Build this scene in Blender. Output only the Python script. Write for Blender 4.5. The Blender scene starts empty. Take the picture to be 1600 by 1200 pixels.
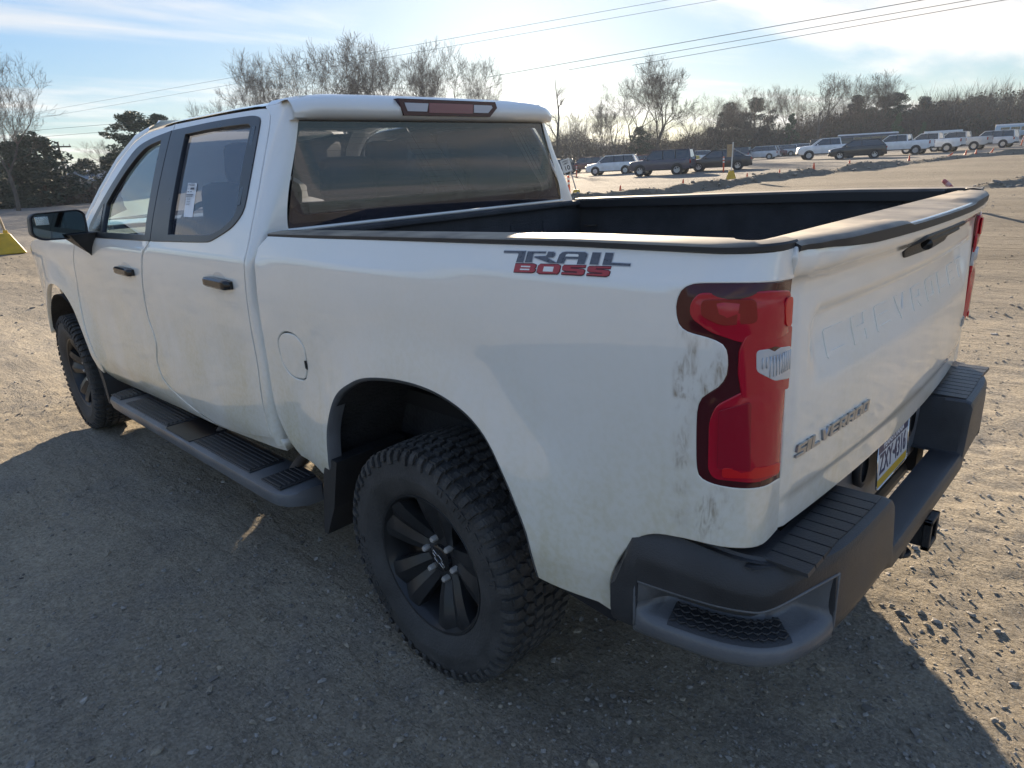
import bpy, bmesh, math, random
import numpy as np
from mathutils import Vector, Matrix
from mathutils.geometry import delaunay_2d_cdt
random.seed(7); rng = np.random.default_rng(7)
SC = bpy.context.scene
COL = SC.collection
pi = math.pi

# ------------------------------------------------------------------ camera, sky, sun, exposure
CAM = np.array([-1.5637, 2.1483, 1.6289]); YAW, PITCH, ROLL, FPX = -0.7973155, 0.3118196, -0.0508262, 1062.083
def cam_axes():
    cy, sy, cp, sp = math.cos(YAW), math.sin(YAW), math.cos(PITCH), math.sin(PITCH)
    d = np.array([cy*cp, sy*cp, -sp]); r = np.array([sy, -cy, 0]); u = np.cross(r, d)
    cr, sr = math.cos(ROLL), math.sin(ROLL)
    return cr*r+sr*u, -sr*r+cr*u, d
_r, _u, _d = cam_axes()
cam = bpy.data.objects.new('camera', bpy.data.cameras.new('camera')); COL.objects.link(cam)
cam.matrix_world = Matrix(((_r[0], _u[0], -_d[0], CAM[0]), (_r[1], _u[1], -_d[1], CAM[1]), (_r[2], _u[2], -_d[2], CAM[2]), (0, 0, 0, 1)))
cam.data.sensor_width = 36; cam.data.lens = FPX/1600*36; cam.data.clip_start = .05; cam.data.clip_end = 6000
SC.camera = cam

SUN_EL, SUN_AZ = math.radians(13.5), math.radians(-47.0)
W = bpy.data.worlds.new('World'); SC.world = W; W.use_nodes = True
def build_world():
    nt = W.node_tree; N = nt.nodes; Lk = nt.links
    for n in list(N): N.remove(n)
    out = N.new('ShaderNodeOutputWorld'); bg = N.new('ShaderNodeBackground'); bg.inputs['Strength'].default_value = 0.072
    sky = N.new('ShaderNodeTexSky'); sky.sky_type = 'NISHITA'; sky.sun_disc = False
    sky.sun_elevation = SUN_EL; sky.sun_rotation = math.pi/2-SUN_AZ
    sky.altitude = 50; sky.air_density = 1.0; sky.dust_density = .4; sky.ozone_density = 3.0
    # high thin cloud: noise on the plane of the cloud layer (direction divided by its height)
    tc = N.new('ShaderNodeTexCoord'); sep = N.new('ShaderNodeSeparateXYZ'); Lk.new(tc.outputs['Generated'], sep.inputs[0])
    mx = N.new('ShaderNodeMath'); mx.operation = 'MAXIMUM'; mx.inputs[1].default_value = 0.0; Lk.new(sep.outputs['Z'], mx.inputs[0])
    ad = N.new('ShaderNodeMath'); ad.operation = 'ADD'; ad.inputs[1].default_value = 0.06; Lk.new(mx.outputs[0], ad.inputs[0])
    dv = []
    for ax in 'XY':
        m = N.new('ShaderNodeMath'); m.operation = 'DIVIDE'; Lk.new(sep.outputs[ax], m.inputs[0]); Lk.new(ad.outputs[0], m.inputs[1]); dv.append(m)
    cb = N.new('ShaderNodeCombineXYZ'); Lk.new(dv[0].outputs[0], cb.inputs[0]); Lk.new(dv[1].outputs[0], cb.inputs[1])
    mp = N.new('ShaderNodeMapping'); mp.vector_type = 'POINT'; mp.inputs['Rotation'].default_value = (0, 0, math.radians(28)); mp.inputs['Scale'].default_value = (.55, .17, 1); mp.inputs['Location'].default_value = (.55, .38, 0)
    Lk.new(cb.outputs[0], mp.inputs[0])
    n1 = N.new('ShaderNodeTexNoise'); n1.inputs['Scale'].default_value = 1.0; n1.inputs['Detail'].default_value = 7; n1.inputs['Roughness'].default_value = .56; n1.inputs['Distortion'].default_value = .5
    Lk.new(mp.outputs[0], n1.inputs['Vector'])
    rp = N.new('ShaderNodeMapRange'); rp.interpolation_type = 'SMOOTHSTEP'; rp.inputs['From Min'].default_value = .45; rp.inputs['From Max'].default_value = .68; rp.inputs['To Min'].default_value = .0
    Lk.new(n1.outputs[0], rp.inputs['Value'])
    # sky glow compressed in colour: the brighter a direction, the more it is held back
    bw = N.new('ShaderNodeRGBToBW'); Lk.new(sky.outputs[0], bw.inputs[0])
    mxl = N.new('ShaderNodeMath'); mxl.operation = 'MAXIMUM'; mxl.inputs[1].default_value = .2; Lk.new(bw.outputs[0], mxl.inputs[0])
    pw = N.new('ShaderNodeMath'); pw.operation = 'POWER'; pw.inputs[1].default_value = -.78; Lk.new(mxl.outputs[0], pw.inputs[0])
    p2 = N.new('ShaderNodeMath'); p2.operation = 'POWER'; p2.inputs[1].default_value = .25; Lk.new(mxl.outputs[0], p2.inputs[0])
    p3 = N.new('ShaderNodeMath'); p3.operation = 'MULTIPLY'; p3.inputs[1].default_value = .043; Lk.new(p2.outputs[0], p3.inputs[0])
    gn = N.new('ShaderNodeMath'); gn.operation = 'MULTIPLY_ADD'; gn.inputs[1].default_value = .74; Lk.new(pw.outputs[0], gn.inputs[0]); Lk.new(p3.outputs[0], gn.inputs[2])
    sc = N.new('ShaderNodeVectorMath'); sc.operation = 'SCALE'; tnt = N.new('ShaderNodeVectorMath'); tnt.operation = 'MULTIPLY'; tnt.inputs[1].default_value = (.86, .985, 1.12); Lk.new(sky.outputs[0], tnt.inputs[0]); Lk.new(tnt.outputs[0], sc.inputs[0]); Lk.new(gn.outputs[0], sc.inputs['Scale'])
    b2 = N.new('ShaderNodeRGBToBW'); Lk.new(sc.outputs[0], b2.inputs[0])
    greyf = N.new('ShaderNodeMapRange'); greyf.inputs['From Min'].default_value = 1.2; greyf.inputs['From Max'].default_value = 4.5; greyf.inputs['To Min'].default_value = .32; greyf.inputs['To Max'].default_value = .06; Lk.new(bw.outputs[0], greyf.inputs['Value'])  # dimmer sky directions greyed so the fill light is less blue
    greym = N.new('ShaderNodeMix'); greym.data_type = 'RGBA'; Lk.new(greyf.outputs[0], greym.inputs['Factor']); Lk.new(sc.outputs[0], greym.inputs[6]); Lk.new(b2.outputs[0], greym.inputs[7])
    ml = N.new('ShaderNodeMath'); ml.operation = 'MULTIPLY_ADD'; ml.inputs[1].default_value = 1.45; ml.inputs[2].default_value = .35; Lk.new(b2.outputs[0], ml.inputs[0])
    cc = N.new('ShaderNodeMix'); cc.data_type = 'RGBA'; cc.blend_type = 'MULTIPLY'; cc.inputs['Factor'].default_value = 1
    Lk.new(ml.outputs[0], cc.inputs[6]); cc.inputs[7].default_value = (1, .965, .92, 1)
    mixn = N.new('ShaderNodeMix'); mixn.data_type = 'RGBA'; Lk.new(rp.outputs[0], mixn.inputs['Factor']); Lk.new(greym.outputs[2], mixn.inputs[6]); Lk.new(cc.outputs[2], mixn.inputs[7])
    Lk.new(mixn.outputs[2], bg.inputs[0]); Lk.new(bg.outputs[0], out.inputs[0])
build_world()
sun = bpy.data.objects.new('sun', bpy.data.lights.new('sun', 'SUN')); COL.objects.link(sun)
sun.data.energy = 2.55; sun.data.angle = math.radians(.6); sun.data.color = (1, .82, .60)
sun.rotation_euler = (pi/2-SUN_EL, 0, SUN_AZ+pi/2)
SC.view_settings.view_transform = 'Standard'; SC.view_settings.look = 'None'; SC.view_settings.exposure = 2.62; SC.view_settings.gamma = 1; SC.view_settings.use_curve_mapping = False
SC.cycles.use_denoising = True; SC.cycles.max_bounces = 8; SC.cycles.transparent_max_bounces = 16; SC.cycles.sample_clamp_indirect = 6

# ------------------------------------------------------------------ materials
MATS = {}
def nodes(m):
    m.use_nodes = True; nt = m.node_tree; return nt, nt.nodes, nt.links, nt.nodes.get('Principled BSDF')
def mat(name, col, rough=.5, metal=0, coat=0, spec=.5, noise=0, nscale=8, bump=0, bscale=40, trans=0, emit=None):
    if name in MATS: return MATS[name]
    m = bpy.data.materials.new(name); nt, N, Lk, b = nodes(m)
    b.inputs['Base Color'].default_value = (*col, 1); b.inputs['Roughness'].default_value = rough; b.inputs['Metallic'].default_value = metal
    b.inputs['Coat Weight'].default_value = coat; b.inputs['Coat Roughness'].default_value = .03; b.inputs['Specular IOR Level'].default_value = spec
    tc = N.new('ShaderNodeTexCoord')
    if noise:
        n = N.new('ShaderNodeTexNoise'); n.inputs['Scale'].default_value = nscale; n.inputs['Detail'].default_value = 6; Lk.new(tc.outputs['Object'], n.inputs['Vector'])
        mr = N.new('ShaderNodeMapRange'); mr.inputs['From Min'].default_value = .3; mr.inputs['From Max'].default_value = .7; mr.inputs['To Min'].default_value = 1-noise; mr.inputs['To Max'].default_value = 1+noise
        Lk.new(n.outputs[0], mr.inputs['Value'])
        mm = N.new('ShaderNodeMix'); mm.data_type = 'RGBA'; mm.blend_type = 'MULTIPLY'; mm.inputs['Factor'].default_value = 1; mm.inputs[6].default_value = (*col, 1)
        Lk.new(mr.outputs[0], mm.inputs[7]); Lk.new(mm.outputs[2], b.inputs['Base Color'])
        r2 = N.new('ShaderNodeMapRange'); r2.inputs['To Min'].default_value = max(0, rough-.12*noise*3); r2.inputs['To Max'].default_value = min(1, rough+.12*noise*3); Lk.new(n.outputs[0], r2.inputs['Value']); Lk.new(r2.outputs[0], b.inputs['Roughness'])
    if bump:
        n = N.new('ShaderNodeTexNoise'); n.inputs['Scale'].default_value = bscale; n.inputs['Detail'].default_value = 4; Lk.new(tc.outputs['Object'], n.inputs['Vector'])
        bp = N.new('ShaderNodeBump'); bp.inputs['Strength'].default_value = bump; bp.inputs['Distance'].default_value = .02; Lk.new(n.outputs[0], bp.inputs['Height']); Lk.new(bp.outputs[0], b.inputs['Normal'])
    if emit: b.inputs['Emission Color'].default_value = (*emit[:3], 1); b.inputs['Emission Strength'].default_value = emit[3]
    MATS[name] = m; return m

def paint_mat():
    """dusty white clear-coated paint with road film towards the rockers, streaks and mud scuffs behind the wheel"""
    m = bpy.data.materials.new('dusty_white_paint'); nt, N, Lk, b = nodes(m)
    tc = N.new('ShaderNodeTexCoord'); sp = N.new('ShaderNodeSeparateXYZ'); Lk.new(tc.outputs['Object'], sp.inputs[0])
    def noise(scale, det=5, sx=1, sz=1, loc=0, dist=0):
        mp = N.new('ShaderNodeMapping'); mp.inputs['Scale'].default_value = (sx, sx, sz); mp.inputs['Location'].default_value = (loc, 0, 0); Lk.new(tc.outputs['Object'], mp.inputs[0])
        n = N.new('ShaderNodeTexNoise'); n.inputs['Scale'].default_value = scale; n.inputs['Detail'].default_value = det; n.inputs['Distortion'].default_value = dist; Lk.new(mp.outputs[0], n.inputs['Vector']); return n.outputs[0]
    def mr(v, a, c, lo=0, hi=1, smooth=True):
        r = N.new('ShaderNodeMapRange'); r.interpolation_type = 'SMOOTHSTEP' if smooth else 'LINEAR'
        for k, x in zip(('From Min', 'From Max', 'To Min', 'To Max'), (a, c, lo, hi)): r.inputs[k].default_value = x
        Lk.new(v, r.inputs['Value']); return r.outputs[0]
    def ma(op, a, c):
        q = N.new('ShaderNodeMath'); q.operation = op
        for i, x in enumerate((a, c)):
            if isinstance(x, (int, float)): q.inputs[i].default_value = x
            else: Lk.new(x, q.inputs[i])
        q.use_clamp = True; return q.outputs[0]
    low = mr(sp.outputs['Z'], 1.42, .55, .08, .75)                     # dust film
    cl = mr(noise(3.0, 6, 1, .45), .28, .72, .35, 1.25)
    fine = mr(noise(60, 3), .35, .7, .75, 1.15)
    dust = ma('MULTIPLY', ma('MULTIPLY', low, cl), fine)
    streak = mr(noise(14, 5, 1, .12, 3), .56, .78, 0, .22)
    dust = ma('ADD', dust, ma('MULTIPLY', streak, mr(sp.outputs['Z'], 1.35, .8, .0, 1)))
    # mud scuff around the waist of the tail lamp and down the corner
    def blob(cx, cz, rx, rz):
        ax = ma('ABSOLUTE', ma0(sp.outputs['X'], cx, rx), 0); az = ma('ABSOLUTE', ma0(sp.outputs['Z'], cz, rz), 0)
        q = N.new('ShaderNodeMath'); q.operation = 'POWER'; Lk.new(ax, q.inputs[0]); q.inputs[1].default_value = 2
        w = N.new('ShaderNodeMath'); w.operation = 'POWER'; Lk.new(az, w.inputs[0]); w.inputs[1].default_value = 2
        s = N.new('ShaderNodeMath'); Lk.new(q.outputs[0], s.inputs[0]); Lk.new(w.outputs[0], s.inputs[1])
        return mr(s.outputs[0], 1, .1)
    def ma0(v, c, r):
        q = N.new('ShaderNodeMath'); q.operation = 'SUBTRACT'; Lk.new(v, q.inputs[0]); q.inputs[1].default_value = c
        w = N.new('ShaderNodeMath'); w.operation = 'DIVIDE'; Lk.new(q.outputs[0], w.inputs[0]); w.inputs[1].default_value = r; return w.outputs[0]
    mudn = mr(noise(9, 9, 1, .6, 7, 2.6), .40, .70)
    mudf = mr(noise(70, 8, 1, .28, 9, 1.8), .36, .70)
    yl = mr(sp.outputs['Y'], .5, .8)
    m1 = ma('MULTIPLY', ma('ADD', blob(-.945, 1.225, .055, .09), blob(-.895, 1.12, .022, .30)), ma('MULTIPLY', mudn, mudf))
    m2 = ma('MULTIPLY', blob(-.97, .90, .045, .10), ma('MULTIPLY', mudn, mudf))
    m3 = ma('MULTIPLY', mr(noise(26, 8, 1.2, .5, 12, 3.0), .60, .70, 0, .30), mr(sp.outputs['X'], .3, -.5, 0, 1))
    film = ma('MULTIPLY', ma('ADD', blob(-.95, 1.20, .075, .13), blob(-.90, 1.05, .035, .34)), .22)
    mud = ma('MULTIPLY', ma('ADD', ma('ADD', m1, ma('MULTIPLY', m2, .8)), ma('MULTIPLY', film, mudn)), yl)
    c1 = N.new('ShaderNodeMix'); c1.data_type = 'RGBA'; c1.inputs[6].default_value = (.84, .828, .785, 1); c1.inputs[7].default_value = (.64, .585, .41, 1); Lk.new(dust, c1.inputs['Factor'])
    c2 = N.new('ShaderNodeMix'); c2.data_type = 'RGBA'; Lk.new(c1.outputs[2], c2.inputs[6]); c2.inputs[7].default_value = (.23, .15, .07, 1); Lk.new(ma('MULTIPLY', mud, .85), c2.inputs['Factor'])
    Lk.new(c2.outputs[2], b.inputs['Base Color'])
    b.inputs['Roughness'].default_value = .45; b.inputs['Coat Weight'].default_value = 1; b.inputs['Coat IOR'].default_value = 1.75
    cr = mr(ma('ADD', ma('ADD', dust, m3), mud), 0, .9, .012, .10, False); Lk.new(cr, b.inputs['Coat Roughness'])
    MATS['paint'] = m; return m
PAINT = paint_mat()
def glass_mat(name, tint, rough=0.0, dust=.04, ior=1.62):
    m = bpy.data.materials.new(name); nt, N, Lk, b = nodes(m); N.remove(b)
    out = N.get('Material Output'); tr = N.new('ShaderNodeBsdfTransparent'); tr.inputs[0].default_value = (*tint, 1)
    gl = N.new('ShaderNodeBsdfGlossy'); gl.inputs['Roughness'].default_value = rough; gl.inputs[0].default_value = (1, 1, 1, 1)
    fr = N.new('ShaderNodeFresnel'); fr.inputs[0].default_value = ior
    mx = N.new('ShaderNodeMixShader'); Lk.new(fr.outputs[0], mx.inputs[0]); Lk.new(tr.outputs[0], mx.inputs[1]); Lk.new(gl.outputs[0], mx.inputs[2])
    df = N.new('ShaderNodeBsdfDiffuse'); df.inputs[0].default_value = (.46, .46, .62, 1)  # lilac film: dust, with a lens-flare veil put into its colour
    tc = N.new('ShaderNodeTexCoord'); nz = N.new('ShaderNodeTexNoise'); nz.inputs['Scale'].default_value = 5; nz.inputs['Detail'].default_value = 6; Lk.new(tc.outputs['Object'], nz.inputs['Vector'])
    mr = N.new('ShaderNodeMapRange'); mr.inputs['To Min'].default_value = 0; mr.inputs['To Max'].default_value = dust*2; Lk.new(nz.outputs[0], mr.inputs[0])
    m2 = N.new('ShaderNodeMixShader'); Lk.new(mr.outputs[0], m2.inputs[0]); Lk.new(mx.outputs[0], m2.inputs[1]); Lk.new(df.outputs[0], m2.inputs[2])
    Lk.new(m2.outputs[0], out.inputs[0]); MATS[name] = m; return m
G_FRONT = glass_mat('clear_side_glass', (.58, .78, .76), ior=1.95)
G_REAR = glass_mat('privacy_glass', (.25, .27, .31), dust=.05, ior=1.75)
G_SHIELD = glass_mat('windscreen_glass', (.72, .86, .80), dust=.03)
BLACK = mat('black_grained_plastic', (.022, .023, .025), .52, noise=.25, nscale=9, bump=.25, bscale=350)
BUMPER = mat('weathered_black_bumper', (.033, .034, .037), .42, noise=.35, nscale=7, bump=.2, bscale=300)
BUMPGR = mat('satin_grey_bumper_end', (.125, .130, .138), .31, noise=.25, nscale=6, bump=.1, bscale=200)
TRIM = mat('black_satin_trim', (.018, .018, .02), .3, noise=.2, nscale=12)
GLOSSB = mat('gloss_black', (.012, .012, .014), .2, coat=.3, spec=.35)
RUBBER = mat('dusty_rubber', (.045, .044, .043), .78, noise=.45, nscale=7, bump=.3, bscale=120)
RUBTREAD = mat('dusty_tread', (.052, .050, .047), .85, noise=.5, nscale=14, bump=.4, bscale=90)
RIM = mat('satin_black_alloy', (.016, .017, .019), .42, noise=.3, nscale=10, coat=.2, spec=.35)
STEEL = mat('dull_steel', (.55, .53, .50), .45, metal=.5, noise=.2)
IRON = mat('rusty_iron', (.06, .045, .035), .7, noise=.4)
CHROME = mat('dusty_chrome', (.62, .62, .62), .18, metal=1, noise=.1)
LINER = mat('wheel_well_liner', (.032, .033, .035), .85, noise=.4, bump=.5, bscale=60)
DARK = mat('dark_underbody', (.012, .012, .013), .8)
BEDL = mat('spray_in_bed_liner', (.060, .061, .066), .75, noise=.3, bump=.8, bscale=220)
def cap_mat():
    m = bpy.data.materials.new('dusty_rail_cap'); nt, N, Lk, b = nodes(m)
    g = N.new('ShaderNodeNewGeometry'); s = N.new('ShaderNodeSeparateXYZ'); Lk.new(g.outputs['Normal'], s.inputs[0])
    tc = N.new('ShaderNodeTexCoord'); n = N.new('ShaderNodeTexNoise'); n.inputs['Scale'].default_value = 9; n.inputs['Detail'].default_value = 7; Lk.new(tc.outputs['Object'], n.inputs['Vector'])
    r = N.new('ShaderNodeMapRange'); r.inputs['From Min'].default_value = .7; r.inputs['From Max'].default_value = .97; Lk.new(s.outputs['Z'], r.inputs[0])
    r2 = N.new('ShaderNodeMapRange'); r2.inputs['From Min'].default_value = .3; r2.inputs['From Max'].default_value = .6; r2.inputs['To Min'].default_value = .35; r2.inputs['To Max'].default_value = 1; Lk.new(n.outputs[0], r2.inputs[0])
    q = N.new('ShaderNodeMath'); q.operation = 'MULTIPLY'; Lk.new(r.outputs[0], q.inputs[0]); Lk.new(r2.outputs[0], q.inputs[1])
    c = N.new('ShaderNodeMix'); c.data_type = 'RGBA'; c.inputs[6].default_value = (.022, .022, .024, 1); c.inputs[7].default_value = (.34, .28, .20, 1); Lk.new(q.outputs[0], c.inputs['Factor'])
    Lk.new(c.outputs[2], b.inputs['Base Color']); b.inputs['Roughness'].default_value = .55
    MATS['cap'] = m; return m
CAPM = cap_mat()
SEAT = mat('dark_seat_cloth', (.03, .03, .034), .85, noise=.2)
DASH = mat('dark_dash_plastic', (.035, .035, .038), .6)
HEADL = mat('light_headliner', (.38, .37, .35), .9)

# ------------------------------------------------------------------ mesh helpers
def link(name, me, m, parent=None, smooth=None):
    o = bpy.data.objects.new(name, me); COL.objects.link(o)
    if m is not None and not me.materials: me.materials.append(m)
    if parent is not None: o.parent = parent
    return o
def tag(o, label=None, cat=None, group=None, kind=None):
    if label: o['label'] = label
    if cat: o['category'] = cat
    if group: o['group'] = group
    if kind: o['kind'] = kind
    return o
def empty(name, loc=(0, 0, 0), rz=0):
    o = bpy.data.objects.new(name, None); COL.objects.link(o); o.location = loc; o.rotation_euler = (0, 0, rz); o.empty_display_size = .3
    return o
def mesh_np(name, V, F, normals=None, smooth=True, mats=None, midx=None):
    me = bpy.data.meshes.new(name)
    V = np.asarray(V, float)
    if normals is not None:                                   # wind every face to agree with its normals
        NA = np.asarray(normals, float); G = []
        for f in F:
            f = [int(i) for i in f]; q = np.cross(V[f[1]]-V[f[0]], V[f[2]]-V[f[0]])
            if len(f) > 3: q = q+np.cross(V[f[2]]-V[f[0]], V[f[3]]-V[f[0]])
            G.append(f if q@NA[f].sum(0) >= 0 else f[::-1])
        F = G
    me.from_pydata(V.tolist(), [], [list(map(int, f)) for f in F]); me.update()
    me.polygons.foreach_set('use_smooth', [smooth]*len(me.polygons))
    if mats:
        for q in mats: me.materials.append(q)
        if midx is not None: me.polygons.foreach_set('material_index', midx)
    if normals is not None:
        nn = np.asarray(normals, float); nn = nn/np.maximum(np.linalg.norm(nn, axis=1, keepdims=True), 1e-9)
        me.normals_split_custom_set_from_vertices(nn.tolist())
    return me
def tri_mesh_fast(name, V, F, mats=None, midx=None, smooth=False):
    """V (n,3), F (m,k) of constant k - quick path for large meshes"""
    V = np.ascontiguousarray(V, np.float32); F = np.ascontiguousarray(F, np.int32); k = F.shape[1]
    me = bpy.data.meshes.new(name); me.vertices.add(len(V)); me.vertices.foreach_set('co', V.ravel())
    me.loops.add(F.size); me.loops.foreach_set('vertex_index', F.ravel())
    me.polygons.add(len(F)); me.polygons.foreach_set('loop_start', np.arange(0, F.size, k, dtype=np.int32)); me.polygons.foreach_set('loop_total', np.full(len(F), k, np.int32))
    if mats:
        for q in mats: me.materials.append(q)
    if midx is not None: me.polygons.foreach_set('material_index', np.ascontiguousarray(midx, np.int32))
    me.polygons.foreach_set('use_smooth', np.full(len(F), smooth)); me.update(calc_edges=True); me.validate(); return me
class MB:
    """collects simple solids into one mesh"""
    def __init__(s): s.V = []; s.F = []
    def add(s, V, F):
        n = len(s.V); s.V += [tuple(v) for v in V]; s.F += [tuple(i+n for i in f) for f in F]; return s
    def box(s, c, size, rot=None, taper=1.0, bev=0):
        hx, hy, hz = [q/2 for q in size]
        if bev: 
            bm = bmesh.new(); bmesh.ops.create_cube(bm, size=1, matrix=Matrix.Diagonal((*size, 1)))
            for v in bm.verts:
                if v.co.z > 0: v.co.x *= taper; v.co.y *= taper
            bmesh.ops.bevel(bm, geom=bm.edges[:], offset=bev, segments=2, affect='EDGES', profile=.5)
            bm.verts.ensure_lookup_table(); V = [v.co.copy() for v in bm.verts]; F = [[v.index for v in f.verts] for f in bm.faces]; bm.free()
        else:
            V = [Vector((x*hx*(taper if z > 0 else 1), y*hy*(taper if z > 0 else 1), z*hz)) for z in (-1, 1) for y in (-1, 1) for x in (-1, 1)]
            F = [(0, 2, 3, 1), (4, 5, 7, 6), (0, 1, 5, 4), (2, 6, 7, 3), (0, 4, 6, 2), (1, 3, 7, 5)]
        if rot is not None: V = [rot @ v for v in V]
        return s.add([v+Vector(c) for v in V], F)
    def tube(s, pts, r, n=8, cap=True):
        pts = [Vector(p) for p in pts]; rr = r if isinstance(r, (list, tuple)) else [r]*len(pts); V = []; F = []
        for i, p in enumerate(pts):
            t = (pts[min(i+1, len(pts)-1)]-pts[max(i-1, 0)]).normalized()
            a = t.orthogonal().normalized() if i == 0 else (a-t*a.dot(t)).normalized()
            b = t.cross(a)
            for k in range(n): w = 2*pi*k/n; V.append(p+(a*math.cos(w)+b*math.sin(w))*rr[i])
        for i in range(len(pts)-1):
            for k in range(n): F.append((i*n+k, i*n+(k+1) % n, (i+1)*n+(k+1) % n, (i+1)*n+k))
        if cap: F.append(tuple(range(n-1, -1, -1))); F.append(tuple(range((len(pts)-1)*n, len(pts)*n)))
        return s.add(V, F)
    def prism(s, poly, f0, f1):
        """poly: 2-D points; f0/f1 map them to the two ends"""
        n = len(poly); V = [f0(*p) for p in poly]+[f1(*p) for p in poly]
        F = [tuple(range(n-1, -1, -1)), tuple(range(n, 2*n))]+[(i, (i+1) % n, n+(i+1) % n, n+i) for i in range(n)]
        return s.add(V, F)
    def grid(s, rows, flip=False):
        n = len(rows[0]); V = [p for r in rows for p in r]; F = []
        for i in range(len(rows)-1):
            for k in range(n-1):
                q = (i*n+k, i*n+k+1, (i+1)*n+k+1, (i+1)*n+k); F.append(q[::-1] if flip else q)
        return s.add(V, F)
    def lathe(s, prof, n=48, axis='y', c=(0, 0, 0), close=False):
        """prof: (radius, height) along the axis"""
        rows = []
        for k in range(n+1):
            w = 2*pi*k/n
            rows.append([(c[0]+r*math.cos(w), c[1]+h, c[2]+r*math.sin(w)) if axis == 'y' else (c[0]+r*math.cos(w), c[1]+r*math.sin(w), c[2]+h) for r, h in prof])
        return s.grid(rows)
    def build(s, name, m, parent=None, smooth=False, auto=None, weld=True):
        me = bpy.data.meshes.new(name); me.from_pydata(s.V, [], s.F); me.update()
        bm = bmesh.new(); bm.from_mesh(me)
        if weld: bmesh.ops.remove_doubles(bm, verts=bm.verts, dist=1e-5)
        bmesh.ops.recalc_face_normals(bm, faces=bm.faces); bm.to_mesh(me); bm.free()
        if smooth or auto:
            me.polygons.foreach_set('use_smooth', [True]*len(me.polygons))
            if auto:
                try: me.set_sharp_from_angle(angle=math.radians(auto))
                except Exception: pass
        return link(name, me, m, parent)
def inpoly(P, poly):
    x, y = P[:, 0], P[:, 1]; r = np.zeros(len(P), bool); n = len(poly)
    for i in range(n):
        x1, y1 = poly[i][:2]; x2, y2 = poly[(i+1) % n][:2]
        c = ((y1 > y) != (y2 > y)); r ^= c & (x < (x2-x1)*(y-y1)/((y2-y1) if y2 != y1 else 1e-12)+x1)
    return r
def spline(pts, step=.03):
    """closed outline; a third value marks a sharp corner; Catmull-Rom between corners"""
    n = len(pts); P = [np.array(p[:2], float) for p in pts]; sh = [len(p) > 2 for p in pts]; out = []
    for i in range(n):
        p1, p2 = P[i], P[(i+1) % n]; L = np.linalg.norm(p2-p1)
        p0 = P[i-1] if not sh[i] else 2*p1-p2; p3 = P[(i+2) % n] if not sh[(i+1) % n] else 2*p2-p1
        m1 = (p2-p0)/2*(L/max(L, .5*np.linalg.norm(p2-p0), 1e-9)); m2 = (p3-p1)/2*(L/max(L, .5*np.linalg.norm(p3-p1), 1e-9))
        k = max(1, int(math.ceil(L/step)))
        for j in range(k):
            t = j/k; out.append(tuple((2*t**3-3*t*t+1)*p1+(t**3-2*t*t+t)*m1+(-2*t**3+3*t*t)*p2+(t**3-t*t)*m2))
    return out
def rnd(poly, r, n=4):
    """round every corner of a plain polygon"""
    out = []; N_ = len(poly)
    for i in range(N_):
        a, b, c = [np.array(poly[(i+k) % N_][:2], float) for k in (-1, 0, 1)]
        ua, uc = (a-b), (c-b); la, lc = np.linalg.norm(ua), np.linalg.norm(uc); q = min(r, la*.45, lc*.45); p, s = b+ua/la*q, b+uc/lc*q
        for j in range(n+1): t = j/n; out.append(tuple((1-t)**2*p+2*t*(1-t)*b+t*t*s))
    return out
def offset_poly(poly, d):
    P = np.array([p[:2] for p in poly]); a = np.roll(P, 1, 0); c = np.roll(P, -1, 0); e = c-a; e /= np.maximum(np.linalg.norm(e, axis=1, keepdims=True), 1e-9)
    area = np.sum(P[:, 0]*c[:, 1]-c[:, 0]*P[:, 1]); nrm = np.stack([e[:, 1], -e[:, 0]], 1)*(1 if area > 0 else -1)
    return [tuple(q) for q in P+nrm*d]
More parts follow.
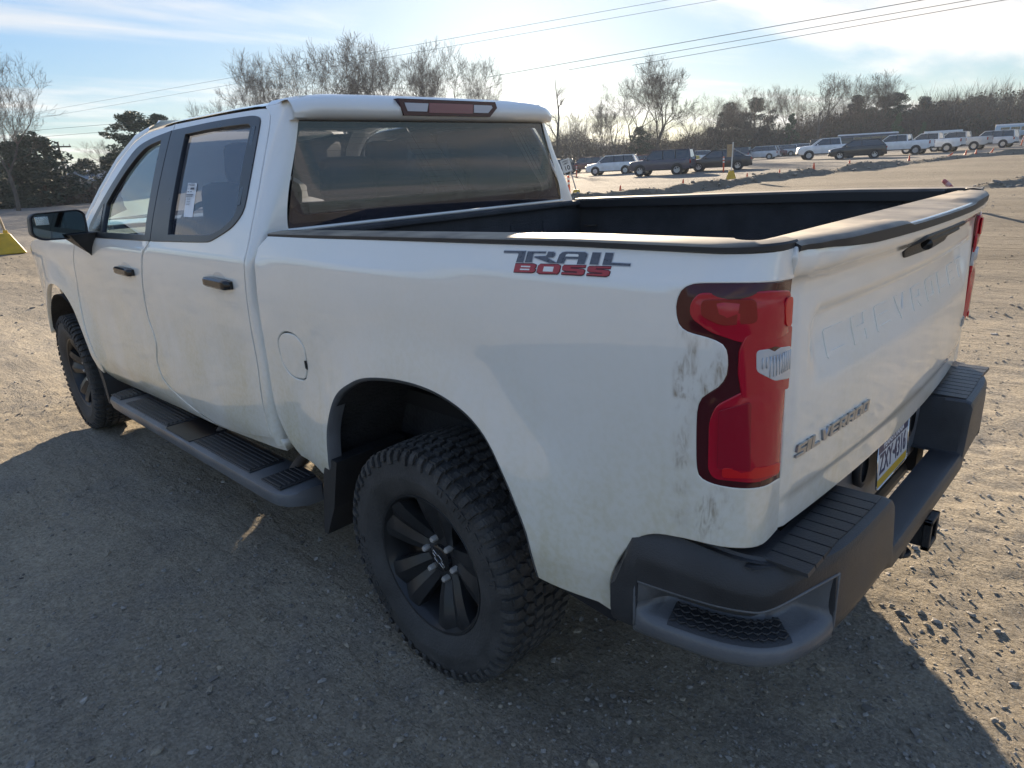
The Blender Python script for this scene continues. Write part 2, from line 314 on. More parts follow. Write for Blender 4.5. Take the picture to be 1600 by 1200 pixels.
def panel(name, outline, f, m, parent=None, holes=(), step=.04, rim=.014, off=0, side=1, edge=.003, flat=False, out=(0, 1, 0)):
    """sheet of a curved surface f(u,v)->xyz cut to an outline with holes, its edges turned in"""
    loops = [np.array(outline)]+[np.array(h) for h in holes]
    pts = np.vstack(loops); edges = []; k = 0
    for L in loops:
        edges += [(k+i, k+(i+1) % len(L)) for i in range(len(L))]; k += len(L)
    nb = k; lo, hi = pts.min(0), pts.max(0)
    if not flat:
        gx = np.arange(lo[0]+step/2, hi[0], step); gy = np.arange(lo[1]+step/2, hi[1], step)
        G = np.stack(np.meshgrid(gx, gy), -1).reshape(-1, 2)
        if len(G):
            ok = inpoly(G, loops[0])
            for h in loops[1:]: ok &= ~inpoly(G, h)
            G = G[ok]
        if len(G):
            dm = np.full(len(G), 9.)
            for L in loops:
                A = L; Bn = np.roll(L, -1, 0)
                for a, b in zip(A, Bn):
                    e = b-a; t = np.clip(((G-a)@e)/max(e@e, 1e-12), 0, 1); dm = np.minimum(dm, np.linalg.norm(G-a-t[:, None]*e, axis=1))
            G = G[dm > step*.45]
            pts = np.vstack([pts, G])
    vo, eo, fo, ov, oe, of = delaunay_2d_cdt([Vector(p) for p in pts], edges, [], 0, 1e-6)
    P = np.array([v[:] for v in vo]); T = np.array([t for t in fo if len(t) == 3])
    c = P[T].mean(1); ok = inpoly(c, loops[0])
    for h in loops[1:]: ok &= ~inpoly(c, h)
    T = T[ok]
    a = P[T]; ar = (a[:, 1, 0]-a[:, 0, 0])*(a[:, 2, 1]-a[:, 0, 1])-(a[:, 2, 0]-a[:, 0, 0])*(a[:, 1, 1]-a[:, 0, 1]); T[ar < 0] = T[ar < 0][:, ::-1]
    def ev(Q):
        X = f(Q[:, 0], Q[:, 1]); h = 2e-3
        du = f(Q[:, 0]+h, Q[:, 1])-f(Q[:, 0]-h, Q[:, 1]); dv = f(Q[:, 0], Q[:, 1]+h)-f(Q[:, 0], Q[:, 1]-h)
        n = np.cross(du, dv); n /= np.maximum(np.linalg.norm(n, axis=1, keepdims=True), 1e-12); return X, n, du
    X, n, _ = ev(P)
    n = n*(1 if (n@np.array(out, float)).sum() > 0 else -1)
    F = T
    V = [X+n*off]; NN = [n]; FF = [list(t) for t in F]; base = len(P)
    mp = {}
    for i, src in enumerate(ov):
        for s_ in src: mp[s_] = i
    k = 0; h = 2e-3
    for li, L in enumerate(loops):
        ids = [mp[k+i] for i in range(len(L))]; k += len(L); m_ = len(ids)
        Q = P[ids]; area = np.sum(Q[:, 0]*np.roll(Q[:, 1], -1)-np.roll(Q[:, 0], -1)*Q[:, 1])
        e2 = np.roll(Q, -1, 0)-np.roll(Q, 1, 0); e2 /= np.maximum(np.linalg.norm(e2, axis=1, keepdims=True), 1e-9)
        o2 = np.stack([e2[:, 1], -e2[:, 0]], 1)*(1 if area > 0 else -1)*(1 if li == 0 else -1)      # away from the sheet
        t3 = f(Q[:, 0]+h*o2[:, 0], Q[:, 1]+h*o2[:, 1])-f(Q[:, 0]-h*o2[:, 0], Q[:, 1]-h*o2[:, 1]); t3 /= np.maximum(np.linalg.norm(t3, axis=1, keepdims=True), 1e-9)
        X3, n3, e = X[ids]+n[ids]*off, n[ids], edge
        r1 = X3+t3*e*.7-n3*e*.3; r2 = X3+t3*e-n3*e; r3 = X3+t3*e-n3*max(rim, e*1.2)
        b0 = sum(len(q) for q in V)
        V += [r1, r2, r3]; NN += [n3+t3*.6, t3+n3*.3, t3]
        rings = [ids]+[[b0+w*m_+i for i in range(m_)] for w in range(3)]
        for ra, rb in zip(rings[:-1], rings[1:]):
            for i in range(m_):
                j = (i+1) % m_; FF.append([ra[i], rb[i], rb[j], ra[j]])
    V = np.vstack(V); NN = np.vstack(NN)
    if side < 0: V = V*[1, -1, 1]; NN = NN*[1, -1, 1]
    return link(name, mesh_np(name, V, FF, NN), m, parent)
# ------------------------------------------------------------------ body surface
def hermite(xs,ys):
    xs=np.array(xs,float); ys=np.array(ys,float); h=np.diff(xs); d=np.diff(ys)/h
    m=np.zeros(len(xs)); m[0]=d[0]; m[-1]=d[-1]
    for i in range(1,len(xs)-1):
        m[i]=0 if d[i-1]*d[i]<=0 else 2*d[i-1]*d[i]/(d[i-1]+d[i])
    def f(x):
        x=np.asarray(x,float); i=np.clip(np.searchsorted(xs,x)-1,0,len(h)-1)
        t=(np.clip(x,xs[0],xs[-1])-xs[i])/h[i]
        return ((1+2*t)*(1-t)**2*ys[i]+t*(1-t)**2*h[i]*m[i]+t*t*(3-2*t)*ys[i+1]+t*t*(t-1)*h[i]*m[i+1])+np.where(x<xs[0],(x-xs[0])*m[0],0)+np.where(x>xs[-1],(x-xs[-1])*m[-1],0)
    return f
YB=hermite([.38,.50,.56,.66,.80,.95,1.10,1.25,1.345,1.37,1.40,1.44,1.50,1.86,1.90],[.915,.948,.963,.982,.980,.976,.981,.987,.985,.975,.963,.947,.922,.745,.722])
def rake(x): return .03*(np.minimum(x,1.2)-.4)
def sst(a,b,x):
    t=np.clip((x-a)/(b-a),0,1); return t*t*(3-2*t)
def flare(x,z):
    o=0
    for cx in (0.0,3.745):
        dx=np.abs(x-cx); dz=np.maximum(z-.42,0); r=np.sqrt((dx/1.0)**2+dz**2) if cx else np.sqrt(dx**2+dz**2)
        o=o+.030*(1-sst(.54,.80,r))*sst(.38,.55,z)
    return o
def Yside(x,z):
    y=YB(z+rake(x))+flare(x,z)
    # front end narrows, rear bed slightly tucks in
    y=y-.10*np.clip((np.asarray(x)-3.7)/1.0,0,None)**2-.012*np.clip((-.35-np.asarray(x))/.6,0,1)**2
    return y
X0=-.93; RR=.115
def S(s,z):
    """s=x ahead of X0; behind it runs round the rear corner (superellipse) and along the back"""
    s=np.asarray(s,float); z=np.asarray(z,float)
    yb=Yside(np.maximum(s,X0),z); L=RR*np.pi/2
    a=np.clip((X0-s)/RR,0,np.pi/2); ex=np.maximum(X0-s-L,0)
    x=np.where(s>=X0,s,X0-RR*np.sin(a)); y=yb-RR*(1-np.cos(a))-ex
    return np.stack([x,y,z+0*s],-1)
def smooth(a,b,x):
    t=np.clip((x-a)/(b-a),0,1); return t*t*(3-2*t)
def terr(x,y):
    x=np.asarray(x,float); y=np.asarray(y,float)
    dx=x-CAM[0]; dy=y-CAM[1]; d=np.hypot(dx,dy); az=np.degrees(np.arctan2(dy,dx))
    w=smooth(38,70,-az)*(1-smooth(115,160,-az)); e=smooth(62,82,-az)*(1-smooth(115,160,-az))
    return w*.65*smooth(20,72,d)+e*1.55*smooth(72,175,d)
# ================================================================== the white pickup
TR = empty('pickup_truck'); tag(TR, 'large white crew-cab pickup with a muddy flank and open bed, nearest the camera', 'pickup truck')
def V3(p): return tuple(float(q) for q in p)
def side_f(off=0.0):
    def f(s, z): return S(s, z)
    return f
ARCH_R = [(-.495, .572, 1), (-.486, .689), (-.441, .787), (-.392, .867), (-.330, .945), (-.247, 1.000), (-.125, 1.034), (.025, 1.038), (.186, 1.016), (.288, .982), (.405, .908), (.470, .780), (.486, .655), (.500, .600, 1)]
TAIL = [(-1.151, 1.394, 1), (-1.06, 1.400), (-.979, 1.403), (-.913, 1.398), (-.887, 1.381), (-.877, 1.347), (-.885, 1.312), (-.906, 1.297), (-.950, 1.290), (-.977, 1.279), (-.986, 1.258), (-.985, 1.221), (-.970, 1.196), (-.938, 1.169), (-.927, 1.134), (-.927, 1.029), (-.934, .993), (-.957, .980), (-.999, .973), (-1.044, .967), (-1.097, .961), (-1.160, .955, 1)]
BED_OUT = ([(.800, 1.423, 1), (.443, 1.428), (-.187, 1.446), (-.778, 1.457), (-1.0, 1.462), (-1.148, 1.456, 1), (-1.166, 1.428)] + TAIL + [(-1.166, .832, 1), (-1.114, .828), (-1.063, .832), (-1.023, .838), (-.953, .844), (-.883, .836), (-.833, .824), (-.789, .796), (-.744, .73), (-.717, .658), (-.710, .606), (-.728, .541, 1), (-.675, .566, 1)]
           + ARCH_R + [(.539, .567), (.62, .588), (.757, .585, 1), (.803, .625), (.878, .726), (.899, .83), (.902, .983), (.884, 1.162), (.862, 1.30), (.856, 1.385, 1)])
FUEL = [(.788, 1.055), (.734, 1.091), (.650, 1.092), (.599, 1.056), (.594, .995), (.613, .934), (.643, .912), (.727, .914), (.785, .955), (.797, 1.017)]

def both(fn):
    for sd in (1, -1): fn(sd)
def on_side(poly2, off, m, name, parent, th=.002, sd=1, fS=None, step=.05, holes=()):
    return panel(name, poly2, fS or (lambda s, z: S(s, z)), m, parent, holes=holes, off=off, rim=th, side=sd, edge=min(.0008, th*.5), step=step)

def bed_side(sd):
    bs = spline(BED_OUT, .022)
    holes = [spline(FUEL, .02)] if sd > 0 else []
    o = panel('bed_side', bs, S, PAINT, TR, holes=holes, step=.03, rim=.03, side=sd, edge=.004)
    if sd > 0:
        fd = panel('fuel_door', offset_poly(spline(FUEL, .02), -.0125), S, PAINT, o, off=.0005, rim=.012, side=sd, edge=.003)
        on_side([(.600, .965), (.612, .968), (.612, .996), (.600, .998)], .003, DARK, 'finger_notch', o, .003)
        MBk = MB(); MBk.box((.69, float(S(.69, 1.0)[1])-.028, 1.0), (.24, .02, .22)); MBk.build('fuel_pocket', DARK, o)
    # arch lip, dark
    lip = MB(); A = spline(ARCH_R+[(.0, .6, 1)], .02); A = [p for p in A if math.hypot(p[0], p[1]-.42) > .507]
    k = A
    rows = []
    for s_, z in k:
        X = S(s_, z); c = np.array([0, 0, .42]); dr = np.array([s_, 0, z-.42]); dr /= np.linalg.norm(dr)
        rows.append([V3((X+np.array([0, .0005, 0])-dr*.001)*[1, sd, 1]), V3((X-dr*.012-np.array([0, .004, 0]))*[1, sd, 1]), V3((X-dr*.012-np.array([0, .05, 0]))*[1, sd, 1])])
    lip.grid(rows); lip.build('arch_lip', BUMPGR, o, smooth=True)
both(bed_side)

# tail lamps: smoked border, red lens bodies, clear reversing lens
LENS_R = mat('red_lamp_lens', (.43, .004, .024), .10, coat=.5, spec=.3)
LENS_D = mat('smoked_red_lens', (.060, .006, .010), .12, coat=.4, spec=.3)
LENS_B = mat('bright_red_reflector', (.60, .010, .014), .2, coat=.4, spec=.3)
LENS_C = mat('ribbed_clear_lens', (.50, .53, .56), .12, coat=1)
TIN = [(-1.150, 1.378, 1), (-1.06, 1.384), (-.984, 1.385), (-.930, 1.381), (-.912, 1.364), (-.914, 1.332), (-.935, 1.313), (-.967, 1.304), (-1.000, 1.292), (-1.013, 1.264), (-1.013, 1.221), (-.992, 1.184), (-.964, 1.160), (-.957, 1.120), (-.957, 1.020), (-.964, .999), (-1.000, .993), (-1.05, .988), (-1.155, .978, 1)]
def lamp_f(bulge, poly):
    P = np.array(poly)
    def f(s, z):
        X = S(s, z); q = np.stack([np.ravel(s), np.ravel(z)], 1); d = np.full(len(q), 9.)
        for a, b in zip(P, np.roll(P, -1, 0)):
            e = b-a; t = np.clip(((q-a)@e)/max(e@e, 1e-12), 0, 1); d = np.minimum(d, np.linalg.norm(q-a-t[:, None]*e, axis=1))
        n = S(np.asarray(s)+1e-3, z)-S(np.asarray(s)-1e-3, z); nn = np.stack([-n[..., 1], n[..., 0], 0*n[..., 0]], -1); nn /= np.maximum(np.linalg.norm(nn, axis=-1, keepdims=True), 1e-9)
        return X+nn*(bulge*(1-np.exp(-(d/.018))))[:, None]
    return f
def tail_lamp(sd):
    T = spline(TAIL, .015); Ti = offset_poly(T, -.006)
    o = panel('tail_lamp', Ti, lamp_f(.005, Ti), LENS_D, TR, step=.02, rim=.03, side=sd, off=-.001, edge=.004)
    rv = [(-1.040, 1.270), (-1.143, 1.258), (-1.146, 1.192), (-1.084, 1.203), (-1.042, 1.229)]; rv = rnd(rv, .008)
    # smooth red bodies: upper wrap, narrow waist, lower block
    up = rnd([(-1.130, 1.370), (-1.06, 1.379), (-.930, 1.377), (-.915, 1.355), (-.917, 1.332), (-.955, 1.309), (-1.01, 1.290), (-1.06, 1.282), (-1.138, 1.280)], .012)
    panel('upper_lens', up, lamp_f(.007, up), LENS_R, o, step=.018, rim=.012, side=sd, off=.0060, edge=.003)
    lo = rnd([(-1.134, 1.184), (-1.09, 1.192), (-1.02, 1.186), (-.972, 1.156), (-.960, 1.12), (-.960, 1.015), (-.970, .998), (-1.05, .988), (-1.136, .981)], .014)
    panel('lower_lens', lo, lamp_f(.009, lo), LENS_R, o, step=.018, rim=.012, side=sd, off=.0060, edge=.003)
    wa = rnd([(-1.142, 1.300), (-1.020, 1.300), (-1.010, 1.27), (-1.010, 1.224), (-1.018, 1.176), (-1.086, 1.178), (-1.144, 1.170)], .006)
    panel('waist_lens', wa, S, LENS_R, o, holes=[offset_poly(rv, .002)], step=.02, rim=.008, side=sd, off=.0092, edge=.002)
    gl = rnd([(-1.108, .995), (-1.05, 1.000), (-.985, 1.006), (-.985, 1.026), (-1.06, 1.022), (-1.108, 1.017)], .006); on_side(gl, .0158, LENS_B, 'reflector', o, .003, sd)
    g2 = rnd([(-1.124, 1.362), (-1.100, 1.364), (-1.096, 1.345), (-1.104, 1.308), (-1.128, 1.304)], .010); on_side(g2, .0138, LENS_B, 'reflector', o, .003, sd)
    on_side(rnd([(-.940, 1.368), (-1.03, 1.370), (-1.035, 1.326), (-.975, 1.322), (-.94, 1.338)], .01), .0134, mat('deep_red_optic', (.24, .006, .010), .12, coat=.4, spec=.3), 'optic', o, .003, sd)
    on_side(rnd([(-.976, 1.150), (-1.030, 1.168), (-1.034, 1.020), (-.976, 1.024)], .006), .0154, mat('crimson_shaded_facet', (.30, .004, .020), .12, coat=.5, spec=.3), 'optic', o, .002, sd)  # side facet's shade painted on as a darker red sheet
    rl = panel('reversing_lens', rv, S, LENS_C, o, side=sd, rim=.01, off=.0100, edge=.002, step=.03)
    rb = MB()
    for k in range(11):
        s_ = -1.052-k*.0088
        p = [S(s_, z) for z in ((1.232 if s_ > -1.065 else 1.212), 1.254)]; tt = S(s_+.003, 1.23)-S(s_-.003, 1.23); n = np.array([-tt[1], tt[0], 0])/np.linalg.norm(tt[:2])
        rb.tube([V3((q+n*.0096)*[1, sd, 1]) for q in p], .0016, 5)
    rb.build("lens_ribs", LENS_C, o, smooth=True)
both(tail_lamp)

# ---- cab side: doors, glass, trim
DR_OUT = [(2.017, 1.897, 1), (1.586, 1.898), (1.197, 1.894), (1.105, 1.889), (1.063, 1.874), (1.035, 1.845), (.994, 1.73), (.950, 1.523), (.941, 1.40), (.945, 1.34), (.957, 1.272), (.992, 1.064), (.998, .892), (1.000, .751), (.987, .662), (.966, .604, 1), (1.287, .543), (1.573, .520, 1), (1.76, .546), (1.959, .602), (2.102, .665), (2.135, .745), (2.105, .827), (2.112, .9), (2.140, .979), (2.104, 1.128), (2.010, 1.296), (1.946, 1.352), (1.925, 1.40)]
DF_OUT = [(2.024, 1.896, 1), (2.343, 1.881), (2.5, 1.843), (2.677, 1.741), (2.817, 1.600), (2.905, 1.490), (2.985, 1.395, 1), (3.10, 1.310), (3.20, 1.20), (3.245, 1.10), (3.285, .982), (3.237, .785), (3.159, .631), (3.121, .555), (3.055, .516, 1), (2.642, .536), (2.185, .550), (1.850, .540), (1.590, .520, 1), (1.77, .545), (1.969, .602), (2.110, .665), (2.143, .745), (2.113, .827), (2.120, .9), (2.148, .979), (2.112, 1.128), (2.018, 1.296), (1.954, 1.352), (1.933, 1.40)]
TRIM_R = [(2.013, 1.862, 1), (1.559, 1.868), (1.219, 1.864), (1.147, 1.856), (1.111, 1.838), (1.068, 1.698), (1.036, 1.547), (1.042, 1.500), (1.102, 1.451), (1.230, 1.405), (1.304, 1.388), (1.911, 1.370, 1)]
GL_R = [(1.836, 1.836, 1), (1.534, 1.841), (1.205, 1.836), (1.180, 1.825), (1.139, 1.650), (1.098, 1.530), (1.106, 1.485), (1.196, 1.438), (1.301, 1.412), (1.720, 1.401, 1)]
TRIM_F = [(2.024, 1.862, 1), (2.291, 1.835), (2.451, 1.794), (2.61, 1.672), (2.745, 1.545), (2.840, 1.440), (2.862, 1.400), (2.82, 1.366, 1), (2.708, 1.360), (1.922, 1.370, 1)]
GL_F = [(2.115, 1.828, 1), (2.313, 1.796), (2.473, 1.706), (2.598, 1.598), (2.655, 1.535, 1), (2.625, 1.386, 1), (1.995, 1.392, 1)]
SAIL = [(2.690, 1.535, 1), (2.765, 1.450), (2.805, 1.400, 1), (2.660, 1.388, 1)]
def doors(sd):
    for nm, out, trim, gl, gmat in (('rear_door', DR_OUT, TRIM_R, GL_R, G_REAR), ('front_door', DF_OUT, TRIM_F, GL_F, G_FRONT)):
        G = spline(gl, .03); Tm = spline(trim, .03)
        o = panel(nm, offset_poly(spline(out, .03), -.0072), S, PAINT, TR, holes=[offset_poly(G, .012)], step=.035, rim=.022, side=sd, edge=.004)
        panel('window_trim', Tm, S, TRIM, o, holes=[G], step=.06, rim=.02, off=.004, side=sd, edge=.003)
        sl = MB()                                                   # the rubber run round the glass
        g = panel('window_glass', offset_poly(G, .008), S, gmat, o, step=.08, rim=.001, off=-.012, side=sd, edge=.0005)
        if nm == 'front_door':
            panel('mirror_sail', offset_poly(spline(SAIL, .03), -.004), S, GLOSSB, o, step=.05, rim=.006, off=.006, side=sd, edge=.002)
        else:
            bar = [(1.132, 1.82), (1.158, 1.82), (1.096, 1.525), (1.072, 1.53)]
            on_side(bar, .0055, GLOSSB, 'division_bar', o, .006, sd)
        # handle: cup pressed into the door, bar in front of it
        hx, hz, w = (1.185, 1.232, .118) if nm == 'rear_door' else (2.285, 1.206, .118)
        cup = [(hx+w*.55*math.cos(a), hz+.003+.042*math.sin(a)) for a in np.linspace(0, 2*pi, 28, endpoint=False)]
        on_side(cup, .0012, mat('handle_cup_paint', (.62, .62, .60), .3, coat=1), 'handle_cup', o, .001, sd, step=.03)
        hb = MB(); rows = []
        for i in range(15):
            t = i/14; s_ = hx+w-2*w*t; X = S(s_, hz); hh = .021*(1-.25*abs(2*t-1)**4); dz = .004*(1-t)
            pr_ = .030*min(1, 6*min(t, 1-t)+.35)+.004
            rows.append([V3((X+np.array([0, pr_*p, dz+hh*q]))*[1, sd, 1]) for p, q in ((.1, 1), (.75, .95), (1, .6), (1, -.55), (.75, -.95), (.1, -1))])
        hb.grid(rows); hb.add(rows[0], [tuple(range(6))]); hb.add(rows[-1], [tuple(range(6))])
        h = hb.build('door_handle', GLOSSB, o, auto=40)
both(doors)
# sticker on the rear window
stk = panel('window_sticker', [(1.668, 1.625), (1.573, 1.623), (1.527, 1.483), (1.622, 1.484)], S, mat('white_paper', (.82, .84, .86), .7), TR, rim=.001, off=-.0095, edge=.0004, step=.05)
sb = MB(); prn = random.Random(4)
def stick_pt(u, v): s_ = 1.668-.095*u-.046*v; z = 1.6245-.1405*v; return S(s_, z)+np.array([0, .0035-.0115+.0035, .0])
def stick_bar(u0, u1, v0, v1): 
    q = [V3(stick_pt(u, v)) for u, v in ((u0, v0), (u1, v0), (u1, v1), (u0, v1))]; sb.add(q, [(0, 1, 2, 3)])
SEG = {'1': 'cf', '9': 'abcdfg', '4': 'bcdf', '0': 'abcefg'}
for i, ch in enumerate('194000'):
    u = .09+i*.14; w = .095; 
    for sg in SEG[ch]:
        {'a': lambda: stick_bar(u, u+w, .045, .058), 'd': lambda: stick_bar(u, u+w, .078, .090), 'g': lambda: stick_bar(u, u+w, .112, .125), 'b': lambda: stick_bar(u, u+.03, .045, .088), 'c': lambda: stick_bar(u+w-.03, u+w, .045, .088), 'e': lambda: stick_bar(u, u+.03, .08, .125), 'f': lambda: stick_bar(u+w-.03, u+w, .08, .125)}[sg]()
for v, u0, u1 in ((.36, .05, .9), (.405, .05, .85)): stick_bar(u0, u1, v, v+.022)
stick_bar(.5, .92, .165, .225); stick_bar(.1, .4, .17, .18); stick_bar(.1, .36, .2, .21); stick_bar(.2, .4, .275, .30); stick_bar(.5, .72, .28, .295)
for k in range(5): stick_bar(.06, .16, .47+k*.048, .482+k*.048); stick_bar(.26, .62+.08*prn.random(), .47+k*.048, .482+k*.048)
sb.build('printing', mat('grey_print', (.12, .13, .15), .8), stk)

# ---- cab corner (C-pillar), rocker, fender, roof, windscreen
XR = hermite([.45, 1.2, 1.43, 1.85, 1.95], [.925, .922, .888, .905, .905]); RC = hermite([.45, 1.2, 1.43, 1.83, 1.95], [.045, .05, .085, .055, .05])
YW = hermite([.45, 1.41, 1.43, 1.825, 1.95], [.78, .80, .817, .702, .68])
drx = hermite([.604, .662, .751, .892, 1.064, 1.272, 1.34, 1.40, 1.523, 1.73, 1.845, 1.895], [.966, .987, 1.0, .998, .992, .957, .945, .941, .950, .994, 1.035, 1.12])
def cab_corner(sd):
    rows = []; nr = []
    zs = np.concatenate([np.linspace(.575, 1.80, 50), np.linspace(1.815, 1.915, 9)])
    def pt(z, t):
        zz = min(z, 1.895); x0 = float(drx(max(zz, .604)))-.006; xr = float(XR(z)); R_ = min(float(RC(z)), x0-xr-.004); yb = float(YB(z+rake(np.array(.95)))); yw = float(YW(z))
        if z > 1.895: yb = float(YB(1.895+rake(np.array(.95))))-(z-1.895)*1.6
        if t < .35: return np.array([x0+(xr+R_-x0)*t/.35, yb, z])
        if t < .75:
            a = (t-.35)/.4*pi/2; return np.array([xr+R_-R_*math.sin(a), yb-R_*(1-math.cos(a)), z])
        return np.array([xr, yb-R_+(yw-(yb-R_))*(t-.75)/.25, z])
    ts = np.concatenate([[0], np.linspace(.1, .35, 3), np.linspace(.4, .75, 8), [.85, .93, 1.0]])
    for z in zs: rows.append([V3(pt(z, t)*[1, sd, 1]) for t in ts])
    m = MB().grid(rows); o = m.build('cab_corner', PAINT, TR, smooth=True)
    return o
both(cab_corner)
def rocker(sd):
    f = lambda s, z: S(s, z)-np.stack([0*s, .012+.25*np.clip(.52-z, 0, 1)**1.0, 0*s], -1)
    panel('rocker_panel', [(3.16, .56), (3.05, .513), (2.64, .533), (2.18, .547), (1.85, .537), (1.58, .517), (1.287, .54), (.96, .60), (.93, .60), (.915, .56), (1.004, .548), (1.287, .528), (1.64, .495), (2.05, .485), (2.56, .465), (3.18, .445), (3.215, .50)], f, PAINT, TR, rim=.05, side=sd, edge=.006, step=.03)
both(rocker)
FARCH = [(3.212, .56, 1), (3.235, .640), (3.306, .765), (3.400, .885), (3.520, .972), (3.640, 1.013), (3.745, 1.022), (3.870, 1.010), (3.985, .968), (4.085, .900), (4.160, .820), (4.215, .730), (4.245, .62, 1)]
def fender(sd):
    out = FARCH + [(4.60, .62, 1), (4.62, .95), (4.60, 1.12, 1), (4.45, 1.235), (4.2, 1.285), (3.85, 1.318), (3.41, 1.345), (3.10, 1.375), (2.995, 1.395, 1), (3.108, 1.310), (3.208, 1.20), (3.253, 1.10), (3.293, .982), (3.245, .785), (3.167, .631), (3.13, .56), (3.165, .50, 1), (3.205, .53)]
    panel('front_fender', offset_poly(spline(out, .03), -.005), S, PAINT, TR, step=.035, rim=.03, side=sd, edge=.004)
both(fender)
# roof with soft ribs, drip sides
DT = [(.90, 1.895), (1.12, 1.895), (1.197, 1.900), (1.586, 1.904), (2.017, 1.903), (2.343, 1.887), (2.46, 1.868)]
zt = hermite([p[0] for p in DT], [p[1] for p in DT])
def roof_pt(x, t):
    """t 0 at the left door seam .. 1 at the right"""
    z0 = float(zt(x)); y0 = float(YB(z0+rake(np.array(x))))
    a = abs(2*t-1); y = y0*(a); rise = .024
    q = max(0, 1-a); crown = (rise*(1-math.exp(-q/.085))+.006*(1-a*a))*(1-.35*sst(2.0, 2.46, np.array(x)).item())
    if x < 1.0: crown -= .0
    y = y0*(a**.96)
    return (x, y*(1 if t < .5 else -1), z0+crown)
tsr = np.concatenate([np.linspace(0, .12, 9), np.linspace(.15, .85, 22), np.linspace(.88, 1, 9)])
roof = MB().grid([[roof_pt(x, t) for t in tsr] for x in np.linspace(.905, 2.46, 40)]).build('roof', PAINT, TR, smooth=True)
# rear roof lip carrying the high stop lamp
lip = MB(); rows = []
for y in np.linspace(.735, -.735, 50):
    a = abs(y); t = .5*(1-a/float(YB(1.895+.015))) ; zt_ = roof_pt(.905, max(0, t))[2]; e = sst(.735, .66, np.array(a)).item(); c = sst(.56, .44, np.array(a)).item()
    top = zt_-.006*c; und = 1.828+.0*a
    rows.append([(.99, y, zt_-.002), (.925, y, zt_+.005), (.905-.02*c*e, y, zt_+.004-.004*c), (.882-.028*e, y, top-.014), (.868-.032*e, y, 1.905-.02*(1-e)-.03), (.868-.028*e, y, und+.022), (.872-.018*e, y, und+.006), (.885, y, und), (.915, y, und)])
lip.grid(rows); lp = lip.build('roof_lip', PAINT, TR, auto=45)
lipx = lambda z: .826+(z-1.876)*.06
def on_lip(name, poly, m, off, parent, th=.004):
    return panel(name, poly, lambda y, z: np.stack([.8365+0*y, y, z], -1), m, parent, flat=True, off=off, rim=th, edge=.001, out=(-1, 0, 0))
CH = on_lip('stop_lamp', [(.278, 1.909), (.252, 1.846), (-.252, 1.846), (-.300, 1.885), (-.290, 1.909)], LENS_D, .004, TR, .03)
on_lip('stop_lens', [(.112, 1.895), (.118, 1.857), (-.14, 1.857), (-.146, 1.895)], mat('pink_red_lens', (.22, .03, .045), .1, coat=1), .006, CH)
for p in ([(.245, 1.893), (.232, 1.862), (.128, 1.862), (.118, 1.893)], [(-.152, 1.893), (-.148, 1.862), (-.238, 1.862), (-.268, 1.885), (-.262, 1.893)]):
    on_lip('cargo_lens', p, mat('frosted_lens', (.52, .50, .55), .25, coat=1), .006, CH)
# rear window, header, sill
rwf = lambda y, z: np.stack([XR(z)+.006+0*y, y, z], -1)
RW = [(.700, 1.824), (-.700, 1.824), (-.815, 1.436), (.815, 1.436)]
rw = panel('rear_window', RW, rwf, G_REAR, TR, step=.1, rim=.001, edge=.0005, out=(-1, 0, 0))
panel('window_border', offset_poly(RW, .004), rwf, TRIM, rw, holes=[rnd(offset_poly(RW, -.022), .03)], step=.1, rim=.002, off=-.004, edge=.0005, out=(-1, 0, 0))
MB().tube([(.883, .82, 1.431), (.883, -.82, 1.431)], .007, 8).build('window_sill', PAINT, rw, smooth=True)
wl = MB()
for k in range(13):
    z = 1.50+k*.024; wl.tube([(float(XR(z))+.010, float(YW(z))-.04, z), (float(XR(z))+.010, -float(YW(z))+.04, z)], .0005, 3)
wl.build('defroster_wires', mat('copper_wire', (.10, .05, .02), .6), rw)
MB().box((.912, 0, 1.0), (.02, 1.56, .86)).build('cab_back_wall', PAINT, TR)
# A-pillars and windscreen
APX = [(2.343, 1.884), (2.5, 1.846), (2.677, 1.744), (2.817, 1.603), (2.905, 1.492), (2.990, 1.395)]
def apil(sd):
    rows = []
    for i, (s_, z) in enumerate(APX):
        X = S(s_, z); t = i/5
        X1 = X+np.array([.025, -.012, .028]); X2 = X+np.array([.07, -.075, .035]); 
        if i == 0: X1 = X+np.array([0, -.02, .028]); X2 = X+np.array([.03, -.075, .046])
        rows.append([V3(q*[1, sd, 1]) for q in (X, (X+X1)/2+np.array([.004, .006, .003]), X1, X2)])
    rr = []
    for i in range(len(rows)-1):
        for k in range(4): t = k/4; rr.append([tuple((1-t)*np.array(a)+t*np.array(b)) for a, b in zip(rows[i], rows[i+1])])
    rr.append(rows[-1]); MB().grid(rr).build('windscreen_pillar', PAINT, TR, smooth=True); return [r[3] for r in rows]
pl = apil(1); apil(-1)
ws = []
for p in pl:
    ws.append([(p[0]+.16*(1-(y/p[1])**2), y, p[2]+.02*(1-(y/p[1])**2)) for y in np.linspace(p[1], -p[1], 15)])
MB().grid(ws).build('windscreen', G_SHIELD, TR, smooth=True)
r0 = [roof_pt(2.46, t) for t in tsr]
hd = [[r0[i] for i in range(len(r0))], [(pl[0][0]+.16*(1-(p[1]/.75)**2)-.02, max(-pl[0][1], min(pl[0][1], p[1])), pl[0][2]+.02*(1-(p[1]/.75)**2)+.004) for p in r0]]
MB().grid(hd).build('roof_front_edge', PAINT, TR, smooth=True)

